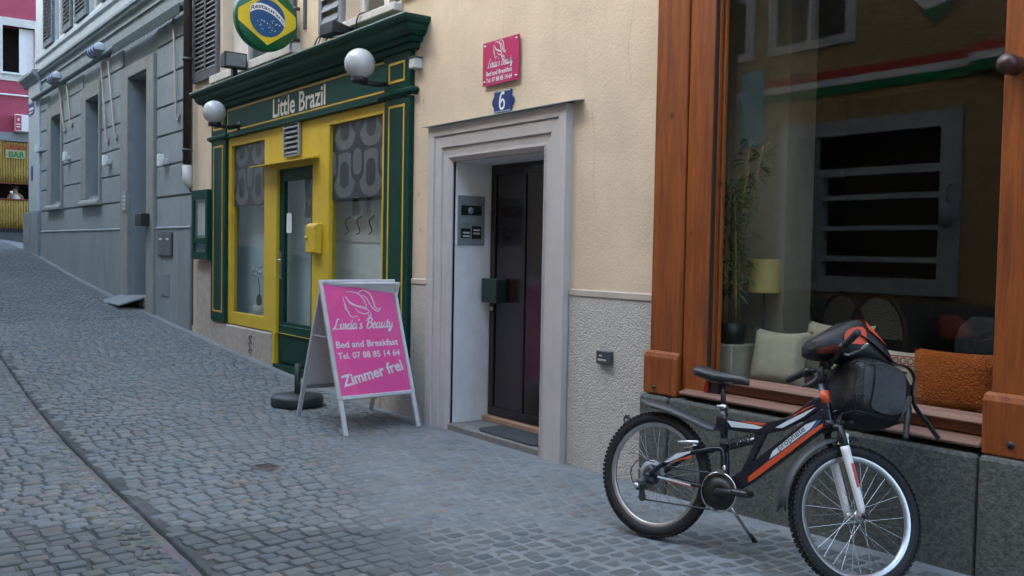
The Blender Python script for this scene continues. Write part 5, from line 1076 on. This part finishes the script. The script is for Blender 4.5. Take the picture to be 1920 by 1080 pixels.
# steered assembly
SP = Vector((.92, 0, .755)); su = Vector((-.294, 0, .956)).normalized(); STEER = R(54)
SM = Matrix.Translation(SP) @ Matrix.Rotation(STEER, 4, su) @ Matrix.Translation(-SP)
AX = Vector((1.092, 0, RAD - .006))
fwh = wheel_parts('front_wheel', SM @ Matrix.Translation(AX), False)
fk = bk('fork_crown', MB().tube([(.933, 0, .715), (.925, 0, .745)], .026, 12).tube([(.945, -.066, .700), (.945, -.02, .715), (.945, .02, .715), (.945, .066, .700)], .019, 10).xf(SM), BLACK)
for sy in (-1, 1):
    bk('stanchion', MB().tube([(.943, sy * .062, .715), (.990, sy * .062, .60)], .0165, 12).xf(SM), BLACK, fk)
    lg = bk('fork_leg', MB().tube([(.975, sy * .062, .625), (.985, sy * .062, .60), (1.045, sy * .062, .45), (1.080, sy * .062, .36), (1.085, sy * .060, .325)], [.021, .0215, .019, .017, .012], 14).xf(SM), FORKW)
    bk('leg_decal', MB().box(-.001, .001, -.007, .007, -.055, .055).xf(SM @ Matrix.Translation((1.028, sy * .0815, .50)) @ Matrix.Rotation(R(-21), 4, 'Y') @ Matrix.Rotation(R(90), 4, 'Z')), mat('leg_red', (.45, .04, .05), .4), lg)
    bk('brake_arm', MB().tube([(1.005, sy * .04, .585), (1.0, sy * .045, .66), (.995, sy * .03, .69)], [.009, .008, .006], 8).xf(SM), CHROME, fk)
bk('brake_bridge', MB().tube([(.972, -.062, .625), (.985, -.055, .68), (.99, 0, .70), (.985, .055, .68), (.972, .062, .625)], .012, 8).xf(SM), FORKW, fk)
bk('axle_nut', MB().lathe([(0, -.088), (.012, -.086), (.014, -.072)], (AX.x, 0, AX.z), 12, 'y').xf(SM), BLACK, fwh)
arcp = [(AX.x + .372 * math.cos(q), AX.z + .372 * math.sin(q)) for q in [R(95 + k * 9) for k in range(11)]]
guard(arcp, .040, GRD, 'front_mudguard', SM)
bk('head_light', MB().tube([(1.0, 0, .765), (1.05, 0, .765)], [.018, .032], 14).box(.95, 1.0, -.01, .01, .745, .76).xf(SM), BLACK); 
# stem, bar, grips, levers
bk('stem', MB().tube([(.870, 0, .92), (.852, 0, .985), (.885, 0, 1.015)], [.016, .017, .018], 12).tube([(.885, -.03, 1.015), (.885, .03, 1.015)], .022, 12).xf(SM), BLACK)
TB = SM @ Matrix.Translation((.885, 0, 1.015)) @ Matrix.Rotation(R(9), 4, 'X').inverted()
bar = bk('handlebar', MB().tube(spline([(-.03, -.315, .028), (-.012, -.17, .022), (0, -.07, .0), (0, .07, 0), (-.012, .17, .022), (-.03, .315, .028)]), .0125, 12).xf(TB), BLACK)
for sy in (-1, 1):
    bk('grip', MB().tube([(-.032, sy * .322, .028), (-.030, sy * .315, .028), (-.018, sy * .21, .023), (-.016, sy * .195, .023)], [.014, .0175, .0165, .020], 12).xf(TB), mat('grip_rubber', (.025, .026, .028), .7, .2, 60), bar)
    bk('shifter', MB().tube([(-.012, sy * .185, .020), (-.008, sy * .135, .015)], [.024, .020], 12).xf(TB), BLACK, bar)
    bk('brake_lever', MB().tube([(.01, sy * .125, .01), (.035, sy * .14, .002), (.045, sy * .22, -.002), (.038, sy * .29, .0)], [.009, .008, .007, .008], 8, ry=.7).xf(TB), CHROME, bar)
    cbl = spline([(.02, sy * .12, .005), (.12, sy * .07, .03), (.13, sy * .02, -.10), (.06, sy * .01, -.28), (.08, sy * .02, -.36)])
    bk('brake_cable', MB().tube(cbl, .0025, 5).xf(TB), BLACK, bar)
# front basket of black wire
bas = MB(); bx1, bx2, byh, bz0, bz1 = .955, 1.205, .165, .775, 1.015
for z_ in (bz0, bz0 + .08, bz0 + .16, bz1): bas.tube([(bx1, -byh, z_), (bx2, -byh, z_), (bx2, byh, z_), (bx1, byh, z_)], .0035 if z_ > bz0 + .2 else .0022, 5, closed=True)
for k in range(15):
    yv = -byh + k * 2 * byh / 14; bas.tube([(bx1, yv, bz1), (bx1, yv, bz0), (bx2, yv, bz0), (bx2, yv, bz1)], .0017, 4, caps=False)
for k in range(9):
    xv = bx1 + k * (bx2 - bx1) / 8; bas.tube([(xv, -byh, bz1), (xv, -byh, bz0), (xv, byh, bz0), (xv, byh, bz1)], .0017, 4, caps=False)
bas.tube([(.89, 0, 1.0), (bx1, 0, .98)], .008, 6).tube([(.92, -.03, .78), (bx1, -.03, .80)], .006, 6)
bk('basket', bas.xf(SM), BLACK)
# backpack lying in the basket
BP = thing('backpack', 'black and grey backpack with orange patches stuffed in the bicycle basket', 'backpack', BK.location[:], (-BL, 0, BH))
K = 20; rf = random.Random(9)
def loft(secs, e=.62, cy=0., jit=.006):      # secs: (x, z0, z1, half width)
    vs_ = []
    for x_, z0, z1, hy in secs:
        for k in range(K):
            a = 2 * math.pi * k / K; ca, sa_ = math.cos(a), math.sin(a)
            vs_.append((x_ + rf.uniform(-jit, jit), cy + hy * abs(ca) ** e * (1 if ca > 0 else -1) + rf.uniform(-jit, jit), (z0 + z1) / 2 + (z1 - z0) / 2 * abs(sa_) ** e * (1 if sa_ > 0 else -1) + rf.uniform(-jit, jit)))
    nS = len(secs)
    return vs_, [(i * K + k, i * K + (k + 1) % K, (i + 1) * K + (k + 1) % K, (i + 1) * K + k) for i in range(nS - 1) for k in range(K)] + [tuple(range(K - 1, -1, -1)), tuple(range((nS - 1) * K, nS * K))]
BAGM = mat('bag_nylon', (.012, .012, .014), .48, .25, 20, .35, 90)
sb_ = [(.935, .83, .99, .10), (.955, .775, 1.05, .160), (1.03, .755, 1.08, .182), (1.11, .752, 1.08, .185), (1.19, .760, 1.06, .182), (1.245, .79, 1.035, .155), (1.282, .84, .99, .09)]
bv, bf = loft(sb_); obj('bag_body', MB().add(bv, bf, 0, True).xf(SM), BAGM, BP, world=False, sub=1)
sh_ = [(.772, 1.04, 1.095, .05), (.79, 1.03, 1.12, .085), (.84, 1.035, 1.165, .11), (.895, 1.04, 1.205, .122), (.96, 1.04, 1.262, .13), (1.01, 1.04, 1.265, .132), (1.06, 1.03, 1.225, .135), (1.12, 1.02, 1.165, .135), (1.17, 1.0, 1.10, .12), (1.20, .99, 1.05, .08)]
hv, hf = loft(sh_, .75); obj('bag_hood', MB().add(hv, hf, 0, True).xf(SM), BAGM, BP, world=False, sub=1)
def patch(name, vsrc, secs, i0, i1, k0, k1, m, off=.006):
    rows = range(i0, i1 + 1); ks = range(k0, k1 + 1); pv = []
    for i in rows:
        c_ = Vector((secs[i][0], 0, (secs[i][1] + secs[i][2]) / 2))
        for k in ks: v = Vector(vsrc[i * K + k % K]); pv.append(v + (v - c_).normalized() * off)
    w = len(ks); p_ = MB().add(pv, [(a * w + b, a * w + b + 1, (a + 1) * w + b + 1, (a + 1) * w + b) for a in range(len(rows) - 1) for b in range(w - 1)], 0, True).xf(SM)
    return obj(name, p_, m, BP, world=False, sub=1)
OPM = mat('orange_nylon', (.62, .080, .030), .55, .10, 20, .25, 120); GNM = mat('slate_nylon', (.060, .052, .070), .6, .15, 20, .25, 120)
patch('orange_patch', hv, sh_, 5, 7, 5, 9, OPM); patch('orange_patch', hv, sh_, 3, 5, 9, 11, OPM); patch('slate_flap', hv, sh_, 3, 5, 3, 6, GNM, .004)
patch('orange_patch', hv, sh_, 1, 3, 11, 13, mat('rust_nylon', (.16, .025, .012), .55, .12, 20), .004)
patch('front_pocket', bv, sb_, 4, 6, 10, 13, mat('silver_mesh', (.16, .165, .17), .3, .4, 40, .6, 90), .008)
patch('front_pocket', bv, sb_, 2, 4, 8, 12, mat('grey_nylon', (.030, .031, .034), .45, .3, 25, .4, 90), .008)
def strap(name, pts, w=.014): 
    s_ = MB(); s_.tube(spline(pts), w, 6, ry=.25); obj(name, s_, BLACK, BP, world=False)
def q_(p): return tuple(SM @ Vector(p))
strap('strap', [q_(p) for p in ((1.14, -.13, 1.05), (1.22, -.13, 1.06), (1.275, -.12, 1.02), (1.27, -.12, .93), (1.285, -.13, .87), (1.33, -.16, .80), (1.365, -.18, .745), (1.375, -.185, .735))], .017)
strap('strap', [q_(p) for p in ((1.235, -.13, .90), (1.225, -.165, .84), (1.215, -.17, .76), (1.215, -.17, .70))], .016)
strap('strap', [q_(p) for p in ((.90, -.10, 1.17), (.99, -.135, 1.15), (1.08, -.145, 1.10), (1.15, -.14, 1.06))], .014)
